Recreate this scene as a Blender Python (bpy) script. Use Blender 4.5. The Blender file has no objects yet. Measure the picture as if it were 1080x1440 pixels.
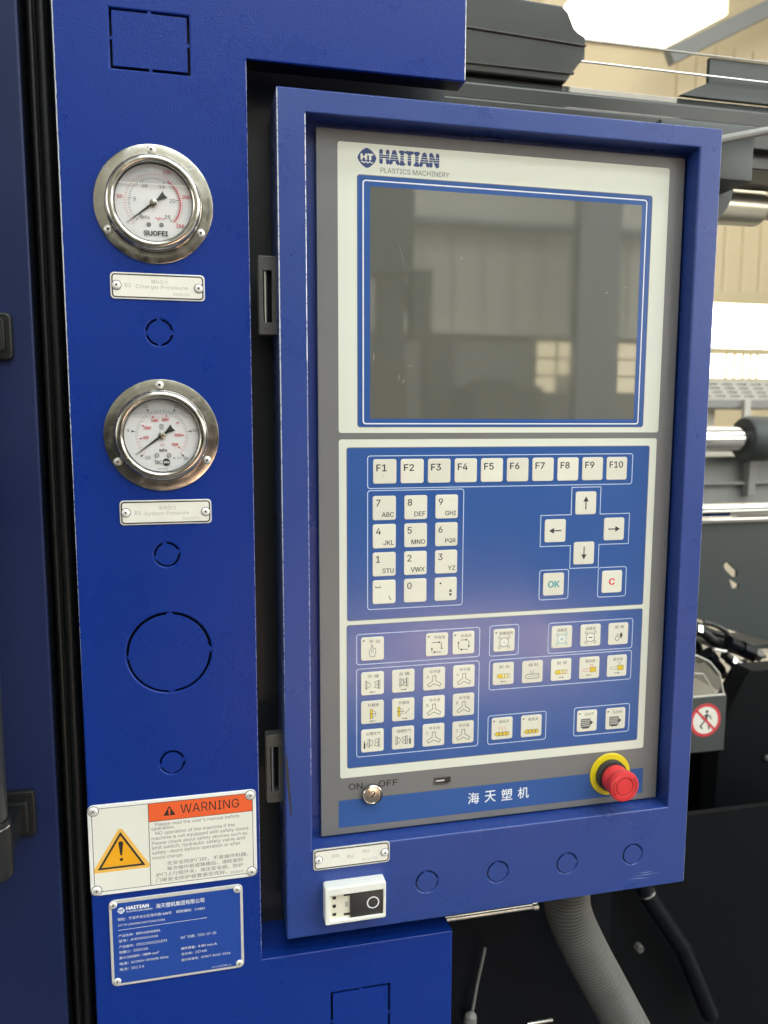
import bpy, bmesh, math, random
from mathutils import Vector, Matrix
from mathutils.geometry import tessellate_polygon, delaunay_2d_cdt
random.seed(7)
SC = bpy.context.scene
COL = SC.collection
pi = math.pi
MM = 0.001

# ------------------------------------------------------------------ camera
CAM_D = 566.0            # mm in front of the housing face
cd = bpy.data.cameras.new("camera")
cam = bpy.data.objects.new("camera", cd)
COL.objects.link(cam)
SC.camera = cam
right = Vector((0.97428383, -0.22531018, 0.0025189))
up = Vector((0.02463706, 0.11763398, 0.99275136))
back = Vector((-0.22397329, -0.96715954, 0.12015987))
m3 = Matrix((right, up, back)).transposed()
cam.matrix_world = Matrix.Translation((0, -CAM_D * MM, 0)) @ m3.to_4x4()
cd.sensor_fit = 'VERTICAL'
cd.sensor_height = 36.0
cd.sensor_width = 27.0
cd.lens = 27.5
cd.clip_start = 0.02
cd.clip_end = 200
cd.dof.use_dof = True
cd.dof.focus_distance = 0.585
cd.dof.aperture_fstop = 9.5

# ------------------------------------------------------------------ world, exposure
world = bpy.data.worlds.new("World")
SC.world = world
world.use_nodes = True
bg = world.node_tree.nodes["Background"]
bg.inputs[0].default_value = (0.75, 0.82, 0.9, 1)
bg.inputs[1].default_value = 0.4
SC.view_settings.view_transform = 'Standard'
SC.view_settings.look = 'None'
SC.view_settings.exposure = 0.12
SC.view_settings.gamma = 1.0
SC.cycles.use_denoising = True
SC.cycles.max_bounces = 8
SC.cycles.diffuse_bounces = 4
SC.cycles.glossy_bounces = 4
SC.cycles.transparent_max_bounces = 12
SC.cycles.sample_clamp_indirect = 6.0
SC.cycles.caustics_reflective = False
SC.cycles.caustics_refractive = False
# the patch of low sunlight that falls through the right-hand windows on to the aisle floor
sl = bpy.data.lights.new("sunlight_through_window", 'SPOT')
sl.energy = 190000
sl.color = (1.0, 0.68, 0.56)
sl.spot_size = math.radians(9)
sl.spot_blend = 0.5
sl.shadow_soft_size = 0.3
so = bpy.data.objects.new("sunlight_through_window", sl)
COL.objects.link(so)
so.location = (9.6, -4.6, 3.2)
so.rotation_euler = (Vector((1.40, -3.92, -1.4)) - Vector(so.location)).to_track_quat('-Z', 'Y').to_euler()
# brightness of the hall's window panes, by where they are
L_FRONT_ROOF, L_RIGHT, L_LEFT, L_BACK = 9.0, 8.0, 4.0, 6.0


# ------------------------------------------------------------------ materials
def mat(name, col, rough=0.5, metal=0.0, spec=0.5, coat=0.0, bump=None, var=None, rvar=None, emit=None, alpha=None):
    """bump=(feature mm, depth mm, strength); var=(feature mm, amount, colour2); rvar=(feature mm, lo, hi)"""
    m = bpy.data.materials.new(name)
    m.use_nodes = True
    nt = m.node_tree
    b = nt.nodes["Principled BSDF"]
    b.inputs["Base Color"].default_value = (*col, 1)
    b.inputs["Roughness"].default_value = rough
    b.inputs["Metallic"].default_value = metal
    b.inputs["Specular IOR Level"].default_value = spec
    if coat:
        b.inputs["Coat Weight"].default_value = coat
        b.inputs["Coat Roughness"].default_value = 0.06
    tc = None
    if bump or var or rvar:
        tc = nt.nodes.new("ShaderNodeTexCoord")
    def noise(mm, detail=2.0):
        n = nt.nodes.new("ShaderNodeTexNoise")
        n.inputs["Scale"].default_value = 1000.0 / mm
        n.inputs["Detail"].default_value = detail
        nt.links.new(tc.outputs["Object"], n.inputs["Vector"])
        return n
    if bump:
        n = noise(bump[0])
        bp = nt.nodes.new("ShaderNodeBump")
        bp.inputs["Strength"].default_value = bump[2]
        bp.inputs["Distance"].default_value = bump[1] * MM
        nt.links.new(n.outputs[0], bp.inputs["Height"])
        nt.links.new(bp.outputs[0], b.inputs["Normal"])
    if var:
        n = noise(var[0], 3.0)
        r = nt.nodes.new("ShaderNodeMapRange")
        r.interpolation_type = 'SMOOTHSTEP'
        r.inputs[1].default_value = 0.22
        r.inputs[2].default_value = 0.78
        r.inputs[3].default_value = 0.0
        r.inputs[4].default_value = var[1]
        x = nt.nodes.new("ShaderNodeMix")
        x.data_type = 'RGBA'
        x.inputs[6].default_value = (*col, 1)
        x.inputs[7].default_value = (*var[2], 1)
        nt.links.new(n.outputs[0], r.inputs[0])
        nt.links.new(r.outputs[0], x.inputs[0])
        nt.links.new(x.outputs[2], b.inputs["Base Color"])
    if rvar:
        n = noise(rvar[0], 6.0)
        r = nt.nodes.new("ShaderNodeMapRange")
        r.inputs[1].default_value = 0.35
        r.inputs[2].default_value = 0.7
        r.inputs[3].default_value = rvar[1]
        r.inputs[4].default_value = rvar[2]
        nt.links.new(n.outputs[0], r.inputs[0])
        nt.links.new(r.outputs[0], b.inputs["Roughness"])
    if emit:
        b.inputs["Emission Color"].default_value = (*emit[0], 1)
        b.inputs["Emission Strength"].default_value = emit[1]
    return m


def glass_mat(name, tint=(1, 1, 1), ior=1.45, rough=0.0):
    m = bpy.data.materials.new(name)
    m.use_nodes = True
    nt = m.node_tree
    nt.nodes.remove(nt.nodes["Principled BSDF"])
    out = nt.nodes["Material Output"]
    t = nt.nodes.new("ShaderNodeBsdfTransparent")
    t.inputs[0].default_value = (*tint, 1)
    g = nt.nodes.new("ShaderNodeBsdfGlossy")
    g.inputs["Roughness"].default_value = rough
    lw = nt.nodes.new("ShaderNodeLayerWeight")          # thin pane: same from both sides
    pw_ = nt.nodes.new("ShaderNodeMath"); pw_.operation = 'POWER'; pw_.inputs[1].default_value = 4.0
    f = nt.nodes.new("ShaderNodeMath"); f.operation = 'MULTIPLY_ADD'
    f.inputs[1].default_value = 0.7; f.inputs[2].default_value = 2 * ((ior - 1) / (ior + 1)) ** 2
    nt.links.new(lw.outputs["Facing"], pw_.inputs[0]); nt.links.new(pw_.outputs[0], f.inputs[0])
    x = nt.nodes.new("ShaderNodeMixShader")
    nt.links.new(f.outputs[0], x.inputs[0])
    nt.links.new(t.outputs[0], x.inputs[1])
    nt.links.new(g.outputs[0], x.inputs[2])
    nt.links.new(x.outputs[0], out.inputs[0])
    return m


M = {}
M['blue'] = mat("blue_powder_coat", (0.004, 0.029, 0.23), 0.28, spec=0.3, bump=(1.1, 0.30, 0.6), var=(260, 0.2, (0.005, 0.030, 0.205)), rvar=(60, 0.25, 0.36))
M['panelblue'] = mat("blue_fine_powder_coat", (0.020, 0.052, 0.24), 0.29, bump=(1.1, 0.28, 0.6), var=(240, 0.2, (0.023, 0.050, 0.225)), rvar=(50, 0.26, 0.38))
M['navy'] = mat("navy_powder_coat", (0.007, 0.014, 0.058), 0.5, spec=0.3, bump=(1.2, 0.08, 0.3), rvar=(80, 0.4, 0.55))
M['grey'] = mat("grey_membrane", (0.165, 0.166, 0.168), 0.34, bump=(0.5, 0.03, 0.15), var=(70, 0.4, (0.19, 0.182, 0.178)), rvar=(45, 0.28, 0.45))
M['beige'] = mat("ivory_membrane", (0.71, 0.73, 0.64), 0.36, bump=(0.5, 0.03, 0.15), var=(60, 0.3, (0.68, 0.67, 0.56)), rvar=(50, 0.3, 0.5))
M['key'] = mat("ivory_key", (0.74, 0.72, 0.62), 0.33, bump=(0.5, 0.02, 0.15), var=(9, 0.3, (0.70, 0.66, 0.52)))
_nt = M['key'].node_tree                # keys differ a little in tone, as worn ones do
_oi = _nt.nodes.new("ShaderNodeObjectInfo"); _hs = _nt.nodes.new("ShaderNodeHueSaturation")
_mr = _nt.nodes.new("ShaderNodeMapRange"); _mr.inputs[3].default_value = 0.93; _mr.inputs[4].default_value = 1.05
_bs = _nt.nodes["Principled BSDF"]; _src = _bs.inputs["Base Color"].links[0].from_socket
_nt.links.new(_oi.outputs["Random"], _mr.inputs[0]); _nt.links.new(_mr.outputs[0], _hs.inputs["Value"])
_nt.links.new(_src, _hs.inputs["Color"]); _nt.links.new(_hs.outputs[0], _bs.inputs["Base Color"])
M['film'] = mat("blue_membrane", (0.034, 0.098, 0.315), 0.3, bump=(0.5, 0.03, 0.15), var=(200, 0.1, (0.05, 0.105, 0.31)), rvar=(60, 0.15, 0.22))
M['lineblue'] = mat("pale_blue_print", (0.50, 0.62, 0.78), 0.4)
M['screen'] = mat("dark_screen", (0.125, 0.125, 0.105), 0.06, var=(60, 0.25, (0.14, 0.135, 0.115)), rvar=(30, 0.015, 0.05))
M['screen'].node_tree.nodes["Principled BSDF"].inputs["IOR"].default_value = 2.3
M['ink'] = mat("black_print", (0.022, 0.020, 0.020), 0.5)
M['inkgrey'] = mat("worn_grey_print", (0.42, 0.40, 0.35), 0.5)
M['inkblue'] = mat("navy_print", (0.025, 0.05, 0.17), 0.45)
M['red'] = mat("red_print", (0.62, 0.045, 0.06), 0.5)
M['teal'] = mat("teal_print", (0.08, 0.34, 0.36), 0.5)
M['yellow'] = mat("yellow_print", (0.70, 0.50, 0.02), 0.5)
M['greyprint'] = mat("grey_print", (0.16, 0.16, 0.15), 0.5)
M['white'] = mat("white_print", (0.80, 0.82, 0.84), 0.45)
M['black'] = mat("black_satin", (0.005, 0.006, 0.009), 0.42, spec=0.14, rvar=(60, 0.3, 0.5))
M['blackgloss'] = mat("hazed_black_machine_paint", (0.042, 0.044, 0.042), 0.26, rvar=(120, 0.15, 0.3))  # black paint lifted to grey, the washed-out haze put into its colour
M['rubber'] = mat("black_rubber", (0.008, 0.009, 0.009), 0.4, spec=0.35)
M['rubberlight'] = mat("worn_rubber", (0.028, 0.029, 0.027), 0.36)
M['steel'] = mat("brushed_stainless", (0.60, 0.575, 0.52), 0.2, metal=1.0, bump=(22, 1.0, 0.5), rvar=(9, 0.12, 0.3), var=(12, 0.6, (0.40, 0.37, 0.31)))
M['chrome'] = mat("chrome_steel", (0.72, 0.71, 0.68), 0.1, metal=1.0)
M['alu'] = mat("matt_aluminium", (0.86, 0.84, 0.76), 0.5, metal=0.08, var=(14, 0.4, (0.72, 0.68, 0.60)))
M['alurim'] = mat("bright_aluminium", (0.84, 0.82, 0.77), 0.4, metal=0.5)
M['zinc'] = mat("dark_zinc", (0.10, 0.10, 0.095), 0.42, metal=0.4)
M['dial'] = mat("white_dial", (0.84, 0.83, 0.83), 0.5)
M['signwhite'] = mat("ivory_sign", (0.84, 0.82, 0.74), 0.4, var=(40, 0.3, (0.72, 0.69, 0.58)))
M['signrim'] = mat("white_sign_rim", (0.85, 0.84, 0.80), 0.35)
M['orange'] = mat("orange_print", (0.83, 0.12, 0.03), 0.45)
M['amber'] = mat("amber_print", (0.86, 0.40, 0.012), 0.45)
M['amberpale'] = mat("pale_amber_print", (0.88, 0.50, 0.10), 0.45)
M['plateblue'] = mat("blue_plate", (0.014, 0.060, 0.33), 0.35, var=(40, 0.3, (0.02, 0.07, 0.30)))
M['bare'] = mat("bare_metal_edge_highlight", (0.74, 0.76, 0.76), 0.4, metal=0.2)  # pale colour for worn edges and for painted edge highlights
M['warmsteel'] = mat('reflection_warmed_steel', (0.72, 0.67, 0.55), 0.3, metal=1.0)  # warm reflection of the hall is put into the steel colour
M['redgroove'] = mat('dark_red_groove', (0.30, 0.012, 0.015), 0.5)
M['gap'] = mat('dark_grey_satin', (0.020, 0.023, 0.027), 0.35, spec=0.5)
M['estop'] = mat("red_plastic", (0.66, 0.030, 0.035), 0.38, coat=0.2)
M['estopyellow'] = mat("yellow_plastic", (0.75, 0.58, 0.01), 0.4)
M['cream'] = mat("cream_plastic", (0.72, 0.69, 0.56), 0.42)
M['creamwhite'] = mat("white_plastic", (0.80, 0.80, 0.74), 0.4)
M['charcoal'] = mat("charcoal_plastic", (0.035, 0.032, 0.032), 0.45)
M['hose'] = mat("grey_corrugated_plastic", (0.135, 0.13, 0.12), 0.28, var=(90, 0.6, (0.085, 0.083, 0.078)))
M['bubble'] = glass_mat("glycerine_bubble", (0.80, 0.80, 0.81), 1.2)
M['glass'] = glass_mat("gauge_glass", (0.985, 0.985, 0.98), 1.45)
M['clear'] = glass_mat("clear_guard_plastic", (0.62, 0.63, 0.62), 1.5, 0.08)
M['clad'] = mat("beige_cladding", (0.72, 0.62, 0.44), 0.55, var=(900, 0.35, (0.66, 0.57, 0.40)))
M['clad2'] = mat("pale_cladding", (0.60, 0.585, 0.52), 0.55, var=(900, 0.35, (0.55, 0.52, 0.44)))
M['frame'] = mat("pale_window_frame", (0.66, 0.58, 0.40), 0.5)
M['concrete'] = mat("walkway_concrete", (0.40, 0.35, 0.28), 0.45, var=(700, 0.6, (0.28, 0.26, 0.23)), rvar=(500, 0.35, 0.6))
M['floordark'] = mat('darkened_floor', (0.085, 0.085, 0.082), 0.4, var=(700, 0.6, (0.06, 0.06, 0.06)), rvar=(500, 0.3, 0.5))  # unseen floor kept dark so the blue column reflects less light
M['ceiling'] = mat("grey_roof_sheet", (0.46, 0.47, 0.47), 0.6, var=(1500, 0.4, (0.42, 0.42, 0.41)))
M['columngrey'] = mat("blue_grey_steel", (0.20, 0.22, 0.24), 0.5)
M['machinegrey'] = mat("grey_machine_paint", (0.26, 0.26, 0.25), 0.45, var=(200, 0.3, (0.21, 0.21, 0.20)))
M['castgrey'] = mat("grey_green_casting", (0.055, 0.064, 0.064), 0.5, bump=(3, 0.2, 0.3))
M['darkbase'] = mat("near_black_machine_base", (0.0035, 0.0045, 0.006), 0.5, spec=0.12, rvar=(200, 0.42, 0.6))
M['perf'] = mat("pale_grey_guard", (0.52, 0.51, 0.46), 0.5)
M['win_roof'] = mat("roof_light", (0.8, 0.8, 0.8), 0.5, emit=((0.90, 1.0, 1.02), L_FRONT_ROOF))
M['win_right'] = mat("right_window_daylight", (0.8, 0.8, 0.8), 0.5, emit=((1.0, 0.97, 0.90), L_RIGHT))
M['win_left'] = mat("left_window_daylight", (0.8, 0.8, 0.8), 0.5, emit=((1.0, 0.98, 0.93), L_LEFT))
M['win_back'] = mat("back_window_daylight", (0.8, 0.8, 0.8), 0.5, emit=((1.0, 0.95, 0.80), L_BACK))
M['glow_front'] = mat("added_front_glow", (0.8, 0.8, 0.8), 0.5, emit=((1.0, 0.97, 0.88), 2.0))  # glow of the added window on the front wall
M['win_low'] = mat("low_sunlit_window", (0.8, 0.8, 0.8), 0.5, emit=((1.0, 0.80, 0.42), 1.9))


# ------------------------------------------------------------------ mesh builder (millimetres)
def area2(p):
    return sum(p[i][0] * p[(i + 1) % len(p)][1] - p[(i + 1) % len(p)][0] * p[i][1] for i in range(len(p)))


def offset_poly(p, d):
    """mitred offset of a closed polygon; d > 0 moves the edge to the polygon's left (inwards when CCW)"""
    n = len(p)
    out = []
    for i in range(n):
        a, b, c = p[i - 1], p[i], p[(i + 1) % n]
        d1 = (b[0] - a[0], b[1] - a[1])
        d2 = (c[0] - b[0], c[1] - b[1])
        l1 = math.hypot(*d1) or 1e-9
        l2 = math.hypot(*d2) or 1e-9
        n1 = (-d1[1] / l1, d1[0] / l1)
        n2 = (-d2[1] / l2, d2[0] / l2)
        k = 1 + n1[0] * n2[0] + n1[1] * n2[1]
        k = max(k, 0.35)
        out.append((b[0] + d * (n1[0] + n2[0]) / k, b[1] + d * (n1[1] + n2[1]) / k))
    return out


def rect(x0, z0, x1, z1):
    return [(x0, z0), (x1, z0), (x1, z1), (x0, z1)]


def rr(x0, z0, x1, z1, r, n=4):
    p = []
    for cx, cz, a0 in ((x1 - r, z0 + r, -90), (x1 - r, z1 - r, 0), (x0 + r, z1 - r, 90), (x0 + r, z0 + r, 180)):
        for k in range(n + 1):
            a = math.radians(a0 + 90 * k / n)
            p.append((cx + r * math.cos(a), cz + r * math.sin(a)))
    return p


def circ(cx, cz, r, n=24, a0=0.0):
    return [(cx + r * math.cos(a0 + 2 * pi * k / n), cz + r * math.sin(a0 + 2 * pi * k / n)) for k in range(n)]


def line(pts, w):
    """open stroke as a polygon"""
    h = w / 2
    L, R = [], []
    n = len(pts)
    for i, p in enumerate(pts):
        if i == 0:
            d = (pts[1][0] - p[0], pts[1][1] - p[1]); ds = [d]
        elif i == n - 1:
            ds = [(p[0] - pts[i - 1][0], p[1] - pts[i - 1][1])]
        else:
            ds = [(p[0] - pts[i - 1][0], p[1] - pts[i - 1][1]), (pts[i + 1][0] - p[0], pts[i + 1][1] - p[1])]
        ns = []
        for d in ds:
            l = math.hypot(*d) or 1e-9
            ns.append((-d[1] / l, d[0] / l))
        if len(ns) == 1:
            v = ns[0]
        else:
            k = max(1 + ns[0][0] * ns[1][0] + ns[0][1] * ns[1][1], 0.4)
            v = ((ns[0][0] + ns[1][0]) / k, (ns[0][1] + ns[1][1]) / k)
        L.append((p[0] + v[0] * h, p[1] + v[1] * h))
        R.append((p[0] - v[0] * h, p[1] - v[1] * h))
    return R + L[::-1]


def loop(pts, w):
    """closed stroke: [outer, hole]"""
    if area2(pts) < 0:
        pts = pts[::-1]
    return [offset_poly(pts, -w / 2), offset_poly(pts, w / 2)]


def arc(cx, cz, r, a0, a1, n=16):
    return [(cx + r * math.cos(math.radians(a0 + (a1 - a0) * k / n)), cz + r * math.sin(math.radians(a0 + (a1 - a0) * k / n))) for k in range(n + 1)]


class MB:
    def __init__(self):
        self.v, self.f, self.m = [], [], []
        self.lift = 0.0

    def add(self, verts, faces, mi=0):
        o = len(self.v)
        self.v += [tuple(p) for p in verts]
        for f in faces:
            self.f.append(tuple(o + i for i in f))
            self.m.append(mi)

    def flat(self, polys, y, mi=0):
        """filled 2-D shape (outer + holes) facing -y; each one a hair above the last"""
        if polys and not isinstance(polys[0][0], (tuple, list)):
            polys = [polys]
        y -= self.lift
        self.lift += 0.004
        pv = [[Vector((p[0], p[1], 0)) for p in q] for q in polys]
        tris = tessellate_polygon(pv)
        self.add([(p[0], y, p[1]) for q in polys for p in q], tris, mi)

    def plate(self, polys, y, t, c=0.3, mi=0, seg=2, back=False):
        """sheet with its front at y, thickness t and rounded front edges of radius c"""
        if polys and not isinstance(polys[0][0], (tuple, list)):
            polys = [polys]
        ps = []
        for i, q in enumerate(polys):
            q = list(q)
            if (area2(q) > 0) != (i == 0):
                q = q[::-1]
            ps.append(q)
        fr = [offset_poly(q, c) for q in ps] if c > 0 else ps
        pv = [[Vector((p[0], p[1], 0)) for p in q] for q in fr]
        self.add([(p[0], y, p[1]) for q in fr for p in q], tessellate_polygon(pv), mi)
        if back:
            pv = [[Vector((p[0], p[1], 0)) for p in q] for q in ps]
            self.add([(p[0], y + t, p[1]) for q in ps for p in q], tessellate_polygon(pv), mi)
        for q in ps:
            rings = []
            if c > 0:
                for k in range(seg + 1):
                    a = pi / 2 * k / seg
                    off = c * (1 - math.sin(a))
                    rings.append([(p[0], y + c * (1 - math.cos(a)), p[1]) for p in offset_poly(q, off)] if off > 1e-6 else [(p[0], y + c * (1 - math.cos(a)), p[1]) for p in q])
            else:
                rings.append([(p[0], y, p[1]) for p in q])
            rings.append([(p[0], y + t, p[1]) for p in q])
            n = len(q)
            for a, b in zip(rings, rings[1:]):
                self.add(a + b, [(i, (i + 1) % n, n + (i + 1) % n, n + i) for i in range(n)], mi)

    def lathe(self, cx, cz, y0, prof, n=48, mi=0, closed=False):
        """profile of (radius, height towards the viewer)"""
        vs, fs = [], []
        for r, h in prof:
            for k in range(n):
                a = 2 * pi * k / n
                vs.append((cx + r * math.cos(a), y0 - h, cz + r * math.sin(a)))
        for j in range(len(prof) - 1):
            for k in range(n):
                fs.append((j * n + k, j * n + (k + 1) % n, (j + 1) * n + (k + 1) % n, (j + 1) * n + k))
        self.add(vs, fs, mi)
        for j in (0, len(prof) - 1):
            if closed and prof[j][0] > 1e-6:
                self.add(vs[j * n:(j + 1) * n], [tuple(range(n))], mi)

    def box(self, x0, x1, y0, y1, z0, z1, mi=0):
        v = [(x, y, z) for x in (x0, x1) for y in (y0, y1) for z in (z0, z1)]
        self.add(v, [(0, 1, 3, 2), (4, 6, 7, 5), (0, 4, 5, 1), (2, 3, 7, 6), (0, 2, 6, 4), (1, 5, 7, 3)], mi)

    def tube(self, pts, r, n=12, mi=0, cap=True):
        pts = [Vector(p) for p in pts]
        rs = r if isinstance(r, (list, tuple)) else [r] * len(pts)
        t0 = (pts[1] - pts[0]).normalized()
        ref = Vector((0, 0, 1)) if abs(t0.z) < 0.9 else Vector((1, 0, 0))
        u = t0.cross(ref).normalized()
        vs = []
        for i, p in enumerate(pts):
            t = (pts[min(i + 1, len(pts) - 1)] - pts[max(i - 1, 0)]).normalized()
            u = (u - t * u.dot(t)).normalized()
            w = t.cross(u)
            for k in range(n):
                a = 2 * pi * k / n
                vs.append(p + (u * math.cos(a) + w * math.sin(a)) * rs[i])
        fs = []
        for j in range(len(pts) - 1):
            for k in range(n):
                fs.append((j * n + k, j * n + (k + 1) % n, (j + 1) * n + (k + 1) % n, (j + 1) * n + k))
        self.add(vs, fs, mi)
        if cap:
            self.add(vs[:n], [tuple(range(n))], mi)
            self.add(vs[-n:], [tuple(range(n))], mi)

    def text(self, body, x, z, y, h=None, w=None, align='l', bold=0.0, mi=0, slant=0.0):
        """lettering as a flat mesh; x,z = lower left (or centre / right) of its box, h = box height, w = box width"""
        vs, fs = glyphs(body)
        if not vs:
            return
        xs = [v[0] for v in vs]; zs = [v[1] for v in vs]
        bw = max(xs) - min(xs) or 1; bh = max(zs) - min(zs) or 1
        if h is None:
            s = w / bw; sx = sz = s
        elif w is None:
            sx = sz = h / bh
        else:
            sx, sz = w / bw, h / bh
        ww = bw * sx
        ox = {'l': x, 'c': x - ww / 2, 'r': x - ww}[align]
        em = max(sx, sz)
        for dx, dz in ((0, 0),) if not bold else ((-bold, 0), (bold, 0), (0, bold * 0.7), (0, -bold * 0.7)):
            yy = y - self.lift
            self.lift += 0.004
            self.add([(ox + (v[0] - min(xs)) * sx + (v[1] - min(zs)) * sz * slant + dx * em, yy, z + (v[1] - min(zs)) * sz + dz * em) for v in vs], fs, mi)


try:      # Blender's own interface face is closer to the lettering than its default text face
    FACE = bpy.data.fonts.load(__import__('os').path.join(bpy.utils.system_resource('DATAFILES'), 'fonts', 'Inter.woff2'))
except Exception:
    FACE = None
def catm(P, n=8):
    P = [Vector(p) for p in P]
    out = []
    Q = [P[0] * 2 - P[1]] + P + [P[-1] * 2 - P[-2]]
    for i in range(1, len(Q) - 2):
        for k in range(n):
            t = k / n
            out.append(0.5 * ((2 * Q[i]) + (-Q[i - 1] + Q[i + 1]) * t + (2 * Q[i - 1] - 5 * Q[i] + 4 * Q[i + 1] - Q[i + 2]) * t * t + (-Q[i - 1] + 3 * Q[i] - 3 * Q[i + 1] + Q[i + 2]) * t ** 3))
    return out + [P[-1]]


_gl = {}


def outline_fill(splines):
    """fills letter outlines that may overlap: every outer contour with its own holes, then one merged sheet"""
    from mathutils.geometry import interpolate_bezier
    cs = []
    for sp in splines:
        bp = sp.bezier_points
        pts = []
        n = len(bp)
        for a in range(n):
            p, q = bp[a], bp[(a + 1) % n]
            straight = p.handle_right_type == 'VECTOR' and q.handle_left_type == 'VECTOR'
            seg = [p.co, q.co] if straight else interpolate_bezier(p.co, p.handle_right, q.handle_left, q.co, 5)
            for v in seg[:-1]:
                if not pts or (abs(pts[-1][0] - v[0]) + abs(pts[-1][1] - v[1])) > 1e-5:
                    pts.append((v[0], v[1]))
        if len(pts) > 2 and abs(area2(pts)) > 1e-7:
            cs.append(pts)
    if not cs:
        return [], []
    V, E = [], []
    for p in cs:
        k = len(V)
        V += [Vector(q) for q in p]
        E += [(k + a, k + (a + 1) % len(p)) for a in range(len(p))]
    box = [(min(q[0] for q in p), max(q[0] for q in p), min(q[1] for q in p), max(q[1] for q in p)) for p in cs]
    def winding(x, y):
        w = 0
        for p, bb in zip(cs, box):
            if bb[0] <= x <= bb[1] and bb[2] <= y <= bb[3]:
                for a in range(len(p)):
                    x1, y1 = p[a - 1]; x2, y2 = p[a]
                    if (y1 > y) != (y2 > y) and x < (x2 - x1) * (y - y1) / (y2 - y1) + x1:
                        w += 1 if y2 > y1 else -1
        return w
    r = delaunay_2d_cdt(V, E, [], 0, 1e-6, False)
    W = r[0]
    F = []
    for f in r[2]:
        if winding(sum(W[q].x for q in f) / len(f), sum(W[q].y for q in f) / len(f)):
            F.append(tuple(f))
    return [(v.x, v.y, 0.0) for v in W], F


def glyphs(body):
    k = body
    if k not in _gl:
        c = bpy.data.curves.new("lettering_source", 'FONT')
        c.body = body
        if FACE and body.isascii():
            c.font = FACE
        c.resolution_u = 3
        o = bpy.data.objects.new("lettering_source", c)
        if FACE and body.isascii():
            COL.objects.link(o)
            cu = o.to_curve(bpy.context.evaluated_depsgraph_get())
            _gl[k] = outline_fill(cu.splines)
            o.to_curve_clear()
        else:
            me = bpy.data.meshes.new_from_object(o)
            _gl[k] = ([tuple(v.co) for v in me.vertices], [tuple(p.vertices) for p in me.polygons])
            bpy.data.meshes.remove(me)
        bpy.data.objects.remove(o)
        bpy.data.curves.remove(c)
    return _gl[k]


ORG = {}


def mk(name, mb, mats, parent=None, origin=None, smooth=True, bevel=0.0, angle=32, kind=None):
    """links the builder's mesh as ONE object"""
    if not isinstance(mats, (list, tuple)):
        mats = [mats]
    po = ORG[parent.name] if parent else (0, 0, 0)
    if origin is None:
        origin = po
    me = bpy.data.meshes.new(name)
    me.from_pydata([((v[0] - origin[0]) * MM, (v[1] - origin[1]) * MM, (v[2] - origin[2]) * MM) for v in mb.v], [], mb.f)
    for k in mats:
        me.materials.append(M[k])
    me.polygons.foreach_set("material_index", mb.m)
    bm = bmesh.new()
    bm.from_mesh(me)
    if bevel:
        bmesh.ops.remove_doubles(bm, verts=bm.verts, dist=1e-6)
        es = [e for e in bm.edges if len(e.link_faces) == 2 and e.calc_face_angle(0) > 0.5]
        bmesh.ops.bevel(bm, geom=es, offset=bevel * MM, segments=2, affect='EDGES', profile=0.5)
    bmesh.ops.recalc_face_normals(bm, faces=bm.faces)
    bm.to_mesh(me)
    bm.free()
    if smooth:
        me.shade_smooth()
        me.set_sharp_from_angle(angle=math.radians(angle))
    o = bpy.data.objects.new(name, me)
    COL.objects.link(o)
    if parent:
        o.parent = parent
    o.location = [(origin[i] - po[i]) * MM for i in range(3)]
    ORG[o.name] = tuple(origin)
    if kind:
        o['kind'] = kind
    return o


def tag(o, label, cat, group=None):
    o['label'] = label
    o['category'] = cat
    if group:
        o['group'] = group
    return o


def thing(name, label, cat, org, group=None):
    o = bpy.data.objects.new(name, None)
    o.empty_display_size = 0.02
    COL.objects.link(o)
    o.location = [c * MM for c in org]
    ORG[o.name] = tuple(org)
    return tag(o, label, cat, group)


def copy_of(src, parent, loc, name=None):
    """another object on the same mesh; loc relative to the parent, mm"""
    c = src.copy()
    COL.objects.link(c)
    c.parent = parent
    c.location = [q * MM for q in loc]
    po = ORG[parent.name]
    ORG[c.name] = tuple(po[i] + loc[i] for i in range(3))
    return c


# ================================================================== THE HALL (setting)
FL, CE = -1400, 6600
X0, X1, Y0, Y1 = -7500, 10500, -9000, 10000
b = MB(); b.add([(X0, Y0, FL), (X1, Y0, FL), (X1, Y1, FL), (X0, Y1, FL)], [(0, 1, 2, 3)])
mk('floor', b, 'floordark', kind='structure', origin=(0, 0, FL))
b = MB(); b.box(500, 2400, -5400, -2700, FL + 2, FL + 6)  # added strip of lighter floor, out of view, bounces the spot's light
mk('aisle', b, 'concrete', kind='structure', origin=(1500, -4000, FL))
b = MB(); b.box(X0 + 20, X1 - 20, 1800, Y1 - 20, FL + 2, FL + 8)
mk('walkway', b, 'concrete', kind='structure', origin=(0, 3000, FL))
b = MB(); b.add([(X0, Y0, CE), (X1, Y0, CE), (X1, Y1, CE), (X0, Y1, CE)], [(0, 1, 2, 3)])
ceil = mk('ceiling', b, 'ceiling', kind='structure', origin=(0, 0, CE))


def roof_light(x0, x1, y0, y1, m='win_roof'):
    b = MB(); b.box(x0, x1, y0, y1, CE - 40, CE - 2)
    o = mk('roof_light', b, m, ceil)
    return o


for yy in (-2600, -5400, -8000):
    roof_light(-1500, 8500, yy - 600, yy + 600)
for yy in (3500, 6800):  # added roof lights, out of view, brighten the back wall and walkway
    roof_light(2500, 9800, yy - 500, yy + 500, 'win_back')
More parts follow.
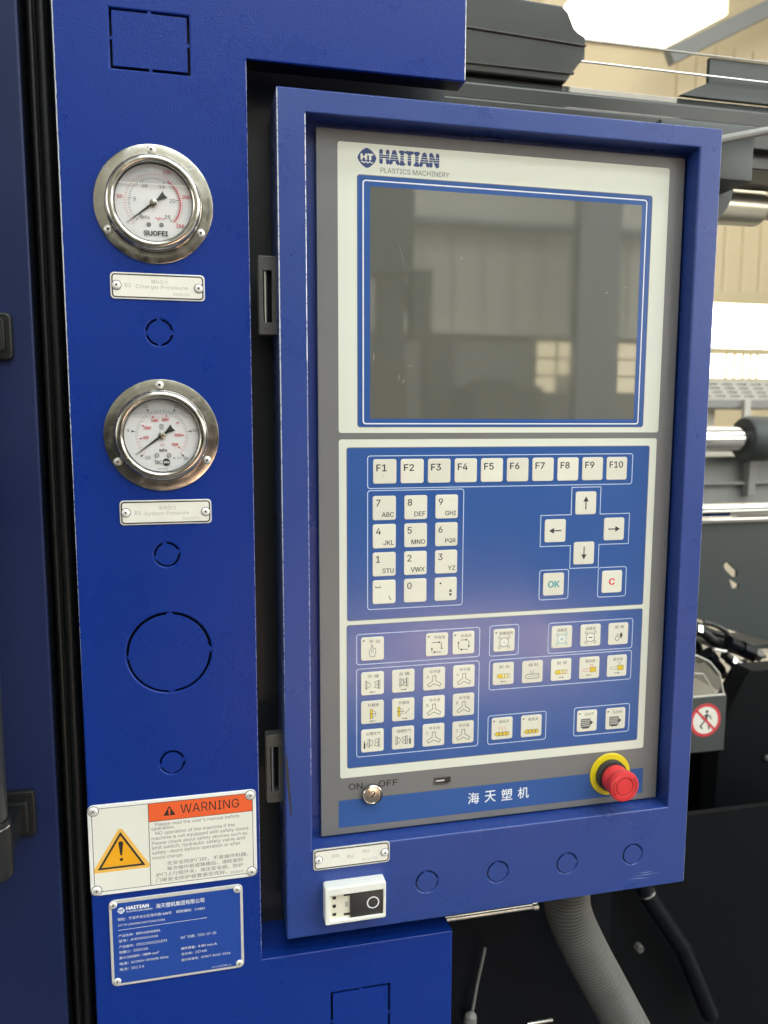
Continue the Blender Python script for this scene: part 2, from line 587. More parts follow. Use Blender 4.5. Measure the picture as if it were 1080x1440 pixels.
# wall behind the machine, open at its windows
b = MB()
WIN = [(4930, 5170, 7466, 6500), (6700, 1041, 9600, 1719), (6700, 598, 9600, 968)]
HIGH = [(4930, 5170), (6480, 5170), (7466, 5720), (7466, 6500), (4930, 6500)]      # the high window ends on a slope
b.plate([rect(X0, FL, X1, CE), HIGH] + [rect(*w) for w in WIN[1:]], Y1, 60, 0)
wb = mk('wall_back', b, 'clad', kind='structure', origin=(0, Y1, FL))
# cladding sheets, each its own piece, where the photograph shows them
pw = 305
src = None
for zone in ((1790, 5290),):
    for k in range(10):
        x = 6700 + k * pw
        if src is None:
            b = MB()
            h = zone[1] - zone[0]
            prof = [(0, 0), (0, 26), (34, 30), (60, 6), (pw - 4, 6), (pw - 4, 0)]
            v = [(p[0], -p[1], zz) for zz in (0, h) for p in prof]
            n = len(prof)
            b.add(v, [(i, i + 1, n + i + 1, n + i) for i in range(n - 1)])
            src = mk('cladding_panel', b, 'clad', wb, origin=(0, 0, 0), smooth=False)
            src.location = ((x) * MM, 0, (zone[0] - FL) * MM)
        else:
            copy_of(src, wb, (x, 0, zone[0] - FL))
for wx0, wz0, wx1, wz1 in WIN:
    b = MB()
    shp = HIGH if wz0 > 5000 else rect(wx0, wz0, wx1, wz1)
    b.plate([offset_poly(shp, -40), offset_poly(shp, 12)], Y1 - 35, 70, 3)
    wf = mk('window', b, 'frame', wb)
    b = MB(); b.plate([offset_poly(shp, 5)], Y1 + 25, 5, 0)
    mk('pane', b, 'win_back', wf)
    if wz1 < 1000:
        b = MB()
        for xm in (7010, 7330, 7760, 7905, 8060, 8180, 8300, 8620, 8940):
            b.box(xm - 22, xm + 22, Y1 - 15, Y1 + 15, wz0 + 12, wz1 - 12)
        mk('mullion', b, 'frame', wf)
b = MB(); b.box(6660, 9640, Y1 - 60, Y1 - 36, 1735, 1880)
mk('window_head', b, 'frame', wb)

# wall behind the photographer (seen in the screen), and the side walls
b = MB(); b.plate([rect(X0, FL, X1, CE)], Y0 - 1, 60, 0)
b.v = [(x, 2 * Y0 - y, z) for x, y, z in b.v]
wfr = mk('wall_front', b, 'clad2', kind='structure', origin=(0, Y0, FL))
b = MB(); b.add([(X1, Y0, FL), (X1, Y1, FL), (X1, Y1, CE), (X1, Y0, CE)], [(0, 1, 2, 3)])
wr = mk('wall_right', b, 'clad2', kind='structure', origin=(X1, 0, FL))
b = MB(); b.add([(X0, Y0, FL), (X0, Y1, FL), (X0, Y1, CE), (X0, Y0, CE)], [(0, 1, 2, 3)])
wl = mk('wall_left', b, 'clad2', kind='structure', origin=(X0, 0, FL))


def side_window(wall, x, y0, y1, z0, z1, m):
    s = -1 if x > 0 else 1
    b = MB(); b.box(x + s * 10, x + s * 30, y0, y1, z0, z1)
    o = mk('window', b, 'frame', wall)
    b = MB(); b.box(x + s * 31, x + s * 36, y0 + 60, y1 - 60, z0 + 60, z1 - 60)
    mk('pane', b, m, o)


for k in range(3):
    side_window(wr, X1, -8200 + k * 2600, -6000 + k * 2600, 800, 4200, 'win_right')
side_window(wl, X0, -4600, -900, -100, 3600, 'win_left')
# things the dark screen mirrors: ribbed upper wall, a girt, steel columns, sunlit panes, machines across the aisle
b = MB()
for k in range(44):
    b.box(X0 + 200 + k * 400, X0 + 232 + k * 400, Y0 + 2, Y0 + 24, 1080, 2350)
mk('cladding_rib', b, 'clad2', wfr, kind='stuff', smooth=False)
b = MB(); b.box(X0, X1, Y0 + 2, Y0 + 60, FL, 1040)
mk('dado', b, 'machinegrey', wfr, smooth=False)
b = MB(); b.box(X0, X1, Y0 + 26, Y0 + 140, 1030, 1085)
mk('wall_girt', b, 'clad2', wfr, smooth=False)
b = MB(); b.box(X0, X1, Y0 + 26, Y0 + 200, 2330, 2400)
mk('eaves_beam', b, 'columngrey', wfr, smooth=False)
for x, w_, z1, l in ((2140, 150, CE, 'dark steel hall column behind the photographer, at the left in the screen mirror image'), (4730, 270, CE, 'wide grey hall column behind the photographer, at the right in the screen mirror image')):
    c = thing('steel_column', l, 'column', (x, Y0 + 600, FL), 'hall columns mirrored in the screen')
    b = MB(); b.box(x - w_, x + w_, Y0 + 500, Y0 + 530, FL, z1); b.box(x - w_, x + w_, Y0 + 670, Y0 + 700, FL, z1); b.box(x - 15, x + 15, Y0 + 530, Y0 + 670, FL, z1)
    mk('shaft', b, 'columngrey', c, smooth=False)
c = thing('machine_tower', 'dark machine tower across the aisle behind the photographer', 'machine', (2200, Y0 + 1500, FL))
b = MB(); b.box(1500, 2210, Y0 + 1000, Y0 + 1400, 1500, 2500); b.box(1900, 2120, Y0 + 1000, Y0 + 1300, FL, 1500)
b.box(2240, 2440, Y0 + 1000, Y0 + 1300, 850, 1560); b.box(2400, 2700, Y0 + 1000, Y0 + 1300, FL, 830)
mk('housing', b, 'castgrey', c, smooth=False)
b = MB(); b.tube([(2160, Y0 + 1000, 1500), (2330, Y0 + 1000, 1000)], 45, 10)
mk('strut', b, 'black', c)
c = thing('facing_machine', 'low dark machine across the aisle behind the photographer, with an added unseen dark box', 'machine', (3300, Y0 + 1500, FL))
b = MB(); b.box(2750, 3520, Y0 + 900, Y0 + 1800, FL, 330); b.box(3000, 3300, Y0 + 900, Y0 + 1500, 330, 420); b.box(-6500, 1300, Y0 + 3500, Y0 + 4600, FL, 300)  # last box is added and unseen, darkens what the lower column reflects
mk('housing', b, 'castgrey', c, smooth=False)
b = MB(); b.box(5900, 10300, Y0 + 62, Y0 + 72, 100, 4900)  # added bright window, unseen, gives the panel's right side a pale sheen
w3 = mk('window', b, 'frame', wfr, smooth=False)
for i in range(4):
    for j in range(3):
        b = MB(); b.box(5960 + i * 1085, 6980 + i * 1085, Y0 + 73, Y0 + 77, 160 + j * 1590, 1680 + j * 1590)
        mk('pane', b, 'glow_front', w3, smooth=False)
for wx, ww in ((4190, 600), (5340, 330)):
    b = MB(); b.box(wx, wx + ww, Y0 + 62, Y0 + 72, 310, 1000)
    w3 = mk('window', b, 'frame', wfr, smooth=False)
    for i in range(2 if ww > 400 else 1):
        for j in range(3):
            if (i, j) == (1, 0):
                continue
            b = MB(); b.box(wx + 20 + i * 295, wx + 275 + i * 295, Y0 + 73, Y0 + 77, 335 + j * 220, 525 + j * 220)
            mk('pane', b, 'win_low', w3, smooth=False)


# ================================================================== BLUE MACHINE HOUSING
HX0, HX1 = -87.0, 35.2
ZT, ZB = 239.4, -417.0
hous = thing('machine_housing', 'blue powder-coated C-shaped sheet metal housing round the control panel', 'machine housing', (0, 0, -640))
outline = [(HX0, -640), (189.5, -640), (189.5, ZB), (HX1, ZB), (HX1, ZT), (190.5, ZT), (190.5, 520), (HX0, 520)]
KO = [(-26.9, 57.2, 9.0), (-26.4, -96.9, 8.8), (-26.8, -168.2, 29.6), (-27.2, -250.8, 8.8)]
holes = [circ(x, z, r, 48) for x, z, r in KO]
SQ = [(-52.2, 225.3, -1.8, 262.4), (88.8, -505, 137.0, -454.6)]
holes += [rect(*q) for q in SQ]
GAUGES = [(-27.6, 141.0), (-27.1, -12.9)]
b = MB(); b.plate([outline] + holes, 0, 2.5, 1.1, seg=3)
mk('face_sheet', b, 'blue', hous, smooth=True, angle=25)
# the returns of the sheet
b = MB(); b.box(HX0 + 0.2, HX0 + 2.2, 2.5, 26, -640, 520); b.box(190.4, 188.4, 2.5, 12, ZT, 520); b.box(189.3, 187.3, 2.5, 44, -640, ZB - 2.2)
mk('side_flange', b, 'blue', hous, smooth=False)
b = MB(); b.box(HX1 + 0.1, 189.3, 2.6, 60, ZB - 2.2, ZB - 0.2)
mk('lower_ledge', b, 'blue', hous, smooth=False)
b = MB(); b.box(HX1 - 2.2, HX1 - 0.2, 2.5, 30, ZB + 0.1, ZT - 0.1)
mk('inner_flange', b, 'black', hous, smooth=False)
b = MB(); b.box(HX1, 190.3, 2.6, 18, ZT + 0.1, ZT + 2.1)
mk('upper_lip', b, 'black', hous, smooth=False)  # underside of the blue sheet, its shade put in as black
# dark liner behind the slots of the knockouts
b = MB(); b.box(-80, 28, 7, 8, -640, 510); b.box(60, 170, 7, 8, -600, -440)
mk('liner', b, 'black', hous, smooth=False)


def knock_disc(x, z, r, slot, tabs, tabw=7, n=96):
    p = []
    for k in range(n):
        a = 360.0 * k / n
        t = any(abs((a - q + 180) % 360 - 180) < tabw / 2 for q in tabs)
        rad = r + 0.4 if t else r - slot
        p.append((x + rad * math.cos(math.radians(a)), z + rad * math.sin(math.radians(a))))
    return p


for (x, z, r), tabs in zip(KO, ((90, 270, 185, 0), (15, 195, 100), (88, 272, 183, 2), (10, 190, 265))):
    b = MB(); b.plate([knock_disc(x, z, r, 1.25 if r < 15 else 1.75, tabs, 18 if r < 15 else 5)], 0.12, 1.6, 0.15)
    mk('knockout', b, 'blue', hous, origin=(x, 0, z))
for x0, z0, x1, z1 in SQ:
    s = 1.6
    cx, cz = (x0 + x1) / 2, (z0 + z1) / 2
    b = MB()
    b.plate([rect(x0 + s, z0 + s, x1 - s, z1 - s)], 0.12, 1.6, 0.15)
    for px, pz in ((cx, z1 - s / 2), (cx, z0 + s / 2)):
        b.box(px - 1.1, px + 1.1, 0.3, 1.6, pz - 0.8, pz + 0.8)
    for px, pz in ((x0 + s / 2, cz), (x1 - s / 2, cz)):
        b.box(px - 0.8, px + 0.8, 0.3, 1.6, pz - 1.1, pz + 1.1)
    mk('knockout', b, 'blue', hous, origin=(cx, 0, cz))

# black back of the opening behind the control panel
b = MB(); b.plate([[(HX1 + 0.2, ZB - 0.1), (420, ZB - 0.1), (420, 225), (189, 225), (189, 330), (HX1 + 0.2, 330)]], 46, 2, 0)
tag(mk('back_plate', b, 'gap', origin=(200, 47, -400), smooth=False), 'black recessed back plate in the gap round the control panel', 'back plate')


# ================================================================== GAUGES
def gauge(n, cx, cz, label):
    g = thing('pressure_gauge', label, 'pressure gauge', (cx, 0, cz), 'pressure gauges on the blue column')
    b = MB()
    b.lathe(cx, cz, 0, [(38.6, 0.0), (38.7, 0.6), (38.4, 1.1), (37.9, 1.25), (34, 1.35), (31.6, 1.6)], 96)
    mk('flange', b, 'steel', g)
    b = MB()
    b.lathe(cx, cz, 0, [(31.4, 1.2), (31.2, 3.0), (30.9, 6.0), (30.4, 7.6), (29.6, 8.6), (28.4, 9.2), (27.0, 9.3), (26.0, 8.9), (25.4, 8.2), (25.2, 7.4)], 96)
    mk('bezel', b, 'steel', g)
    b = MB(); b.lathe(cx, cz, 0, [(26.7, 4.4), (0.0001, 4.4)], 64)
    d = mk('dial', b, 'dial', g)
    b = MB(); b.lathe(cx, cz, 0, [(25.3, 7.5), (24.9, 7.2), (24.8, 4.4)], 64)  # inner bezel wall, its dark reflection put in as black
    mk('dark_inner_wall', b, 'black', g)
    y = -4.45
    b = MB()                                  # 0 ink 1 red 2 screw steel
    P = lambda a, r: (cx + r * math.cos(math.radians(a)), cz + r * math.sin(math.radians(a)))
    if n == 0:
        for k in range(51):
            a = 225 - 270 * k / 50
            b.flat(line([P(a, 15.2 if k % 10 else 14.4), P(a, 16.6)], 0.28 if k % 10 else 0.42), y, 0)
        for k in range(51):
            a = 225 - 270 * k / 51
            b.flat(line([P(a, 17.6), P(a, 19.0 if k % 10 else 19.8)], 0.25), y, 1)
        b.flat([arc(cx, cz, 17.45, 58, -43, 30) + arc(cx, cz, 16.75, 58, -43, 30)[::-1]], y, 1)
        for k, s in enumerate(('0', '5', '10', '15', '20', '25')):
            q = P(225 - 54 * k, 12.2)
            b.text(s, q[0], q[1] - 1.1, y, 2.4, None, 'c', 0.0, 0)
        for k, s in ((1, '50'), (3, '150'), (4, '200'), (5, '250')):
            q = P(225 - 53 * k, 21.8)
            b.text(s, q[0], q[1] - 1.0, y, 2.1, None, 'c', 0.02, 1)
        b.text('MPa', cx - 5.8, cz - 10.6, y, 2.1, None, 'c', 0, 0)
        b.text('Kgf/cm²', cx + 4.2, cz - 11.0, y, 2.1, 6.6, 'c', 0, 1)
        b.text('SUOFEI', cx + 0.9, cz - 21.0, y, 3.1, 15.2, 'c', 0.03, 0)
        for sx in (-3.6, 4.6):
            b.flat(loop(circ(cx + sx, cz - 14.0, 1.1, 16), 0.55), y, 0)
            b.flat(circ(cx + sx, cz - 14.0, 0.45, 10), y, 0)
    else:
        for k in range(51):
            a = 225 - 270 * k / 50
            b.flat(line([P(a, 16.4), P(a, 17.6)], 0.24), y, 0 if 6 < k < 44 else 1)
        for k in range(36):
            a = 225 - 270 * k / 36.25
            b.flat(line([P(a, 15.4), P(a, 16.2)], 0.22), y, 1 if k < 6 or k > 26 else 0)
        for k, s in enumerate(('0', '5', '10', '15', '20', '25')):
            a = 225 - 54 * k
            q = P(a, 22.3)
            if k:
                b.text(s, q[0], q[1] - 0.9, y, 1.9, None, 'c', 0, 0)
            b.flat([P(a - 2.2, 19.9), P(a + 2.2, 19.9), P(a, 18.2)], y, 0)
            b.flat(line([P(a, 17.8), P(a, 20.3)], 0.4), y, 0)
        for k in range(1, 8):
            a = 225 - 270 * k * 500 / 3625
            b.flat([P(a - 3, 13.4), P(a + 3, 13.4), P(a, 15.1)], y, 1)
            if k != 5:
                q = P(a, 10.6 if k not in (3, 4) else 11.2)
                b.text(str(500 * k), q[0], q[1] - 0.8, y, 1.9, 4.4 if k > 1 else 3.4, 'c', 0.02, 1)
        b.text('psi', cx + 0.2, cz - 7.4, y, 1.9, None, 'c', 0, 1)
        b.text('MPa', cx + 0.7, cz - 11.0, y, 1.9, None, 'c', 0.015, 0)
        b.text('CE', cx - 9.6, cz - 15.8, y, 2.0, 3.4, 'c', 0, 0)
        b.text('kl. 1.6', cx + 9.8, cz - 16.0, y, 1.4, None, 'c', 0.0, 0)
        b.text('tec', cx - 2.9, cz - 19.6, y, 3.2, 4.3, 'c', 0.0, 0)
        b.flat(circ(cx + 2.5, cz - 18.2, 2.5, 28), y, 0)
        b.text('sis', cx + 2.5, cz - 19.0, y, 1.7, 3.7, 'c', 0.03, 3)
        b.text('Germany', cx + 0.2, cz - 23.2, y, 0.9, 7.0, 'c', 0.0, 0)
        b.flat(loop(rr(cx - 1.1, cz + 4.6, cx + 1.1, cz + 7.8, 0.6), 0.3), y, 0)
        b.text('S', cx, cz + 5.2, y, 1.9, None, 'c', 0, 0)
        for sx in (-3.7, 4.4):
            b.flat(loop(circ(cx + sx, cz - 13.6, 1.3, 16), 0.4), y, 0)
            b.flat(circ(cx + sx, cz - 13.6, 0.5, 10), y, 4)
    mk('printed_scale', b, ['ink', 'red', 'steel', 'dial', 'inkgrey'], d, smooth=False)
    a = 217.5 if n == 0 else 216.5
    def NP(r, s):
        ca, sa = math.cos(math.radians(a)), math.sin(math.radians(a))
        return (cx + r * ca - s * sa, cz + r * sa + s * ca)
    b = MB()
    b.plate([[NP(21.9, 0.12), NP(21.9, -0.12), NP(4, -0.75), NP(-3, -0.8), NP(-4.2, -0.9), NP(-9.4, -2.6), NP(-8.9, 0), NP(-9.4, 2.6), NP(-4.2, 0.9), NP(-3, 0.8), NP(4, 0.75)][::-1]], -5.4, 0.3, 0.1)
    nd = mk('needle', b, 'ink', g)
    b = MB(); b.lathe(cx, cz, -5.3, [(2.5, 0), (2.5, 0.4), (2.0, 0.6), (0.0001, 0.7)], 24)
    mk('hub', b, 'steel', nd)
    # the air bubble above the glycerine, and its surface line
    zl = 11.8 if n == 0 else 14.2
    aa = math.degrees(math.asin(zl / 24.7))
    b = MB(); b.flat([P(aa + (180 - 2 * aa) * k / 24, 24.7) for k in range(25)], -6.05)
    bu = mk('air_bubble', b, 'bubble', g, smooth=False)
    hw = math.sqrt(24.7 ** 2 - zl ** 2)
    b = MB(); b.box(cx - hw, cx + hw, -6.2, -6.06, cz + zl - 0.3, cz + zl + 0.2)
    mk('liquid_line', b, 'alurim', bu, smooth=False)
    b = MB(); b.lathe(cx, cz, 0, [(25.1, 6.5), (24.0, 6.55), (0.0001, 6.6)], 64)
    mk('glass', b, 'glass', g)
    sc = None
    for q in (91, 211, 330):
        x, z = cx + 34.6 * math.cos(math.radians(q)), cz + 34.6 * math.sin(math.radians(q))
        if sc is None:
            b = MB(); b.lathe(0, 0, 0, [(2.9, 0), (2.9, 0.7), (2.4, 1.5), (1.5, 1.95), (0.85, 2.0)], 24)
            b.lathe(0, 0, 0, [(0.85, 2.0), (0.8, 0.8), (0.0001, 0.8)], 12, 1)
            sc = mk('screw', b, ['alurim', 'ink'], g, origin=(0, 0, 0))
            sc.location = ((x - cx) * MM, -1.3 * MM, (z - cz) * MM)
        else:
            copy_of(sc, g, (x - cx, -1.3, z - cz))


gauge(0, *GAUGES[0], 'upper steel-rimmed pressure gauge with a thick red arc on its dial')
gauge(1, *GAUGES[1], 'lower steel-rimmed pressure gauge with red inner figures and a CE mark')


# ================================================================== SMALL RIVETED NAMEPLATES
def nameplate(cx, cz, w, h, y, label, rows):
    t = thing('nameplate', label, 'nameplate', (cx, y, cz), 'small riveted metal nameplates')
    x0, x1, z0, z1 = cx - w / 2, cx + w / 2, cz - h / 2, cz + h / 2
    b = MB(); b.plate([rr(x0, z0, x1, z1, 2.6, 5)], y - 0.9, 0.9, 0.25)
    mk('plate', b, 'alurim', t)
    rv = [(x0 + 4.0, cz + 0.2), (x1 - 4.0, cz - 0.2)]
    b = MB()
    b.flat(loop(rr(x0 + 1.3, z0 + 1.3, x1 - 1.3, z1 - 1.3, 2.0, 5), 0.85), y - 0.93, 0)
    for q in rv:
        b.flat(circ(q[0], q[1], 3.3, 28), y - 0.93, 0)
    mk('black_border', b, 'ink', t, smooth=False)
    b = MB(); b.flat(rr(x0 + 1.8, z0 + 1.8, x1 - 1.8, z1 - 1.8, 1.7, 5), y - 0.92)
    mk('face', b, 'alu', t, smooth=False)
    b = MB()
    for s, dx, dz, hh, ww, al, mi in rows:
        b.text(s, cx + dx, cz + dz, y - 0.935, hh, ww, al, 0.0, mi)
    mk('lettering', b, ['inkgrey', 'ink'], t, smooth=False)
    sc = None
    for q in rv:
        if sc is None:
            b = MB(); b.lathe(0, 0, 0, [(2.85, 0), (2.8, 0.5), (2.2, 1.1), (1.2, 1.4), (0.75, 1.4)], 24)
            b.lathe(0, 0, 0, [(0.75, 1.4), (0.7, 0.5), (0.0001, 0.5)], 12, 1)
            sc = mk('rivet', b, ['signrim', 'ink'], t, origin=(0, 0, 0))
            sc.location = ((q[0] - cx) * MM, -0.95 * MM, (q[1] - cz) * MM)
        else:
            copy_of(sc, t, (q[0] - cx, -0.95, q[1] - cz))


nameplate(-26.7, 87.4, 61.6, 17.4, 0, 'metal nameplate with very faint engraved text under the upper gauge',
          [('储料压力', 1.0, 1.9, 2.6, None, 'c', 0), ('B2', -21.5, -0.9, 2.6, None, 'l', 0), ('Charge Pressure', -14.5, -2.0, 3.0, 34, 'l', 0), ('01201102', 10, -5.4, 1.8, 11, 'l', 0)])
nameplate(-26.0, -66.4, 62.1, 17.2, 0, 'metal nameplate reading System Pressure under the lower gauge',
          [('系统压力', 1.0, 1.7, 2.8, None, 'c', 0), ('B1', -21.0, -1.5, 2.6, None, 'l', 0), ('System Pressure', -14.5, -2.6, 3.2, 30, 'l', 0), ('0121072', 11, -5.6, 1.9, 11.5, 'l', 0)])
nameplate(104.0, -334.3, 59.7, 16.9, -10, 'metal nameplate with Chinese words above the black rocker switch',
          [('启动', -15.8, 0.6, 2.8, None, 'l', 0), ('停止', -4.2, -1.4, 2.8, None, 'l', 0), ('停止', 8.2, 1.3, 2.8, None, 'l', 0), ('01147178', 8.2, -4.9, 2.0, 11.5, 'l', 0)])

# ================================================================== WARNING SIGN
wx0, wx1, wz0, wz1 = -87.1, 32.6, -346.6, -277.3
ws = thing('warning_sign', 'white warning sign with orange header and yellow triangle on the blue column', 'warning sign', ((wx0 + wx1) / 2, 0, (wz0 + wz1) / 2))
b = MB(); b.plate([rr(wx0, wz0, wx1, wz1, 4.0, 6)], -1.2, 1.2, 0.45)
mk('plate', b, 'signrim', ws)
y = -1.22
ix0, ix1, iz0, iz1 = wx0 + 2.7, wx1 - 2.5, wz0 + 2.9, wz1 - 2.4
b = MB(); b.flat(rr(ix0, iz0, ix1, iz1, 1.0), y)
mk('face', b, 'signwhite', ws, smooth=False)
hx0, hz0 = -45.1, -294.0
b = MB(); b.flat(rect(hx0, hz0, ix1, iz1), y - 0.02)
hd = mk('header', b, 'orange', ws, smooth=False)
b = MB()
b.flat([(-30.3, -283.0), (-34.6, -290.5), (-26.0, -290.5)], y - 0.04)
b.text('WARNING', -22.4, -290.0, y - 0.04, 7.0, 42.5, 'l', 0.0)
mk('lettering', b, 'ink', hd, smooth=False)
b = MB(); b.text('!', -30.3, -289.6, y - 0.06, 4.2, 1.0, 'c', 0.03)
mk('exclamation_mark', b, 'orange', hd, smooth=False)
b = MB()
b.flat(loop(rect(ix0 + 0.2, iz0 + 0.2, ix1 - 0.2, iz1 - 0.2), 0.4), y - 0.03)
b.flat(line([(hx0, iz0), (hx0, iz1)], 0.45), y - 0.03)
b.flat(line([(hx0, hz0), (ix1, hz0)], 0.35), y - 0.03)
mk('border_line', b, 'ink', ws, smooth=False)
tri = [(-65.0, -298.0), (-82.6, -327.2), (-47.3, -327.2)]
b = MB()
tin = offset_poly(tri[::-1] if area2(tri) < 0 else tri, -1.3)
b.flat([(-65.0, -296.4), (-66.6, -297.4), (-84.6, -326.8), (-84.0, -329.0), (-46.0, -329.0), (-45.3, -326.8), (-63.4, -297.4)], y - 0.02, 0)
b.flat(loop([(-65.0, -300.6), (-80.3, -326.0), (-49.7, -326.0)], 1.5), y - 0.04, 1)
b.flat([(-65.0, -302.3), (-78.6, -325.0), (-51.4, -325.0)], y - 0.035, 2)
b.flat([(-66.7, -307.6), (-66.5, -306.8), (-65.0, -306.4), (-63.5, -306.8), (-63.3, -307.6), (-64.4, -317.2), (-65.6, -317.2)], y - 0.05, 1)
b.flat(circ(-65.0, -320.4, 1.2, 20), y - 0.05, 1)
mk('hazard_triangle', b, ['amberpale', 'ink', 'amber'], ws, smooth=False)
b = MB()
EN = ["Please read the user's manual before", "operation.", "NO operation of the machine if the", "machine is not equipped with safety doors.",
      "Please check about safety devices such as", "limit switch, hydraulic safety valve and", "safety-doors before operation or after", "mould change."]
for k, s in enumerate(EN):
    ind = 2.8 if k in (0, 2) else 0.0
    b.text(s, -43.4 + ind, -297.9 - 3.74 * k, y - 0.03, None, len(s) * 1.68, 'l', 0.0)
ZH = ["无安全防护门时，不准操作机器。", "每次操作前或换模后，请检查防", "护门上行程开关，液压安全阀，防护", "门等安全防护装置是否完好。"]
for k, s in enumerate(ZH):
    b.text(s, (-33.2, -33.2, -41.2, -41.2)[k], -329.3 - 4.15 * k, y - 0.03, 3.2, len(s) * 3.95, 'l', 0.0)
b.text('2018072', 12.8, -342.0, y - 0.03, 1.7, 9.5, 'l')
mk('lettering', b, 'greyprint', ws, smooth=False)


def corner_rivets(t, pts, cx, cz, ring, y):
    sc = None
    for q in pts:
        if sc is None:
            b = MB()
            b.lathe(0, 0, 0, [(2.7, 0), (2.6, 0.5), (2.1, 1.0), (1.2, 1.2), (0.7, 1.2)], 24)
            b.lathe(0, 0, 0, [(0.7, 1.2), (0.6, 0.4), (0.0001, 0.4)], 12, 1)
            sc = mk('rivet', b, ['alurim', 'ink'], t, origin=(0, 0, 0))
            sc.location = ((q[0] - cx) * MM, y * MM, (q[1] - cz) * MM)
        else:
            copy_of(sc, t, (q[0] - cx, y, q[1] - cz))
    if ring:
        for q in pts:
            b = MB()
            b.flat(circ(q[0], q[1], 3.9, 28), y + 0.2 - 0.26, 0)
            b.flat(circ(q[0], q[1], 3.5, 28), y + 0.2 - 0.265, 1)
            mk('rivet_pad', b, ['ink', 'signrim'], t, smooth=False)


corner_rivets(ws, [(wx0 + 4.2, wz1 - 4.1), (wx1 - 4.2, wz1 - 4.1), (wx0 + 4.2, wz0 + 4.3), (wx1 - 4.2, wz0 + 4.3)], (wx0 + wx1) / 2, (wz0 + wz1) / 2, True, -1.25)

# ================================================================== BLUE DATA PLATE
dx0, dx1, dz0, dz1 = -75.2, 21.4, -420.0, -351.8
dp = thing('data_plate', 'blue machine data plate with silver rim and white text below the warning sign', 'data plate', ((dx0 + dx1) / 2, 0, (dz0 + dz1) / 2))
b = MB(); b.plate([rr(dx0, dz0, dx1, dz1, 4.0, 6)], -1.0, 1.0, 0.35)
mk('plate', b, 'alurim', dp)
b = MB(); b.flat(rr(dx0 + 2.0, dz0 + 2.0, dx1 - 2.0, dz1 - 2.6, 2.0), -1.02)
mk('face', b, 'plateblue', dp, smooth=False)


def ht_logo(b, cx, cz, s, y, mi_fill, mi_cut):
    """rounded diamond with H T and a wave; s = half width"""
    P = []
    for k in range(48):
        a = 2 * pi * k / 48
        c_, s_ = math.cos(a), math.sin(a)
        r = s / (abs(c_) ** 1.45 + abs(s_) ** 1.45) ** (1 / 1.45)
        P.append((cx + r * c_, cz + r * s_))
    b.flat(P, y, mi_fill)
    b.text('H', cx - 0.05 * s, cz - 0.18 * s, y - 0.02, 0.56 * s, 0.56 * s, 'r', 0.05, mi_cut)
    b.text('T', cx + 0.05 * s, cz - 0.18 * s, y - 0.02, 0.56 * s, 0.58 * s, 'l', 0.05, mi_cut)
    b.flat(line([(cx + s * (-0.62 + 1.24 * k / 12), cz - 0.42 * s + 0.07 * s * math.sin(k * pi / 2)) for k in range(13)], 0.1 * s), y - 0.02, mi_cut)


b = MB()
y = -1.05
ht_logo(b, -66.7, -360.4, 2.6, y, 0, 1)
b.text('HAITIAN', -62.9, -360.3, y, 2.6, 15.6, 'l', 0.05, 0)
b.text('PLASTICS MACHINERY', -62.9, -362.4, y, 1.1, 18.5, 'l', 0.02, 0)
b.text('海天塑机集团有限公司', -42.0, -362.3, y, 3.7, 34.8, 'l', 0.012, 0)
b.text('地址：宁波市北仑区海天路1688号', -69.4, -368.3, y, 2.5, 38.3, 'l', 0.0, 0)
b.text('邮政编码：315801', -27.6, -368.2, y, 2.4, 20.6, 'l', 0.0, 0)
b.text('HTTP://WWW.HAITIAN.COM', -69.0, -372.9, y, 1.9, 32.8, 'l', 0.0, 0)
b.flat(line([(-69.2, -375.6), (-5.4, -375.0)], 0.3), y, 0)
ROWS = [('产品名称：', -380.9, '塑料注射成型机', 17.2), ('型号：', -385.1, 'JU5500II/4000', 19.8), ('产品编号：', -389.7, '202115501301573', 21.8), ('锁模力：', -394.0, '5500 kN', 10.0),
        ('最大注射容积：', -398.4, '1809 cm³', 11.4), ('电源：', -403.2, 'AC380V 3P/N/PE 50Hz', 26.8), ('电流：', -407.7, '182.2 A', 9.2)]
for s, z, v, wv in ROWS:
    wl_ = 2.15 * len(s)
    b.text(s, -69.2, z - 0.3, y, 2.2, wl_, 'l', 0.0, 0)
    b.text(v, -69.2 + wl_ + 1.6, z - 0.1, y, 2.0, wv, 'l', 0.0, 0)
for s, z, v, wv in [('出厂日期：', -389.0, '2021-07-28', 13.6), ('辅件质量：', -398.0, '4-80 mm·A', 14.0), ('总功率：', -402.5, '107 kW', 8.6), ('执行标准号：', -407.3, 'Q/NHT 3062-2016', 21.6)]:
    wl_ = 2.15 * len(s)
    b.text(s, -25.0, z - 0.3, y, 2.2, wl_, 'l', 0.0, 0)
    b.text(v, -25.0 + wl_ + 1.6, z - 0.1, y, 2.0, wv, 'l', 0.0, 0)
b.text('0112009B-A', -2.6, -416.6, y, 1.2, 14.2, 'l', 0.0, 0)
mk('lettering', b, ['white', 'plateblue'], dp, smooth=False)
corner_rivets(dp, [(dx0 + 3.3, dz1 - 3.5), (dx1 - 4.2, dz1 - 3.9), (dx0 + 4.0, dz0 + 4.0), (dx1 - 3.6, dz0 + 3.9)], (dx0 + dx1) / 2, (dz0 + dz1) / 2, False, -1.05)


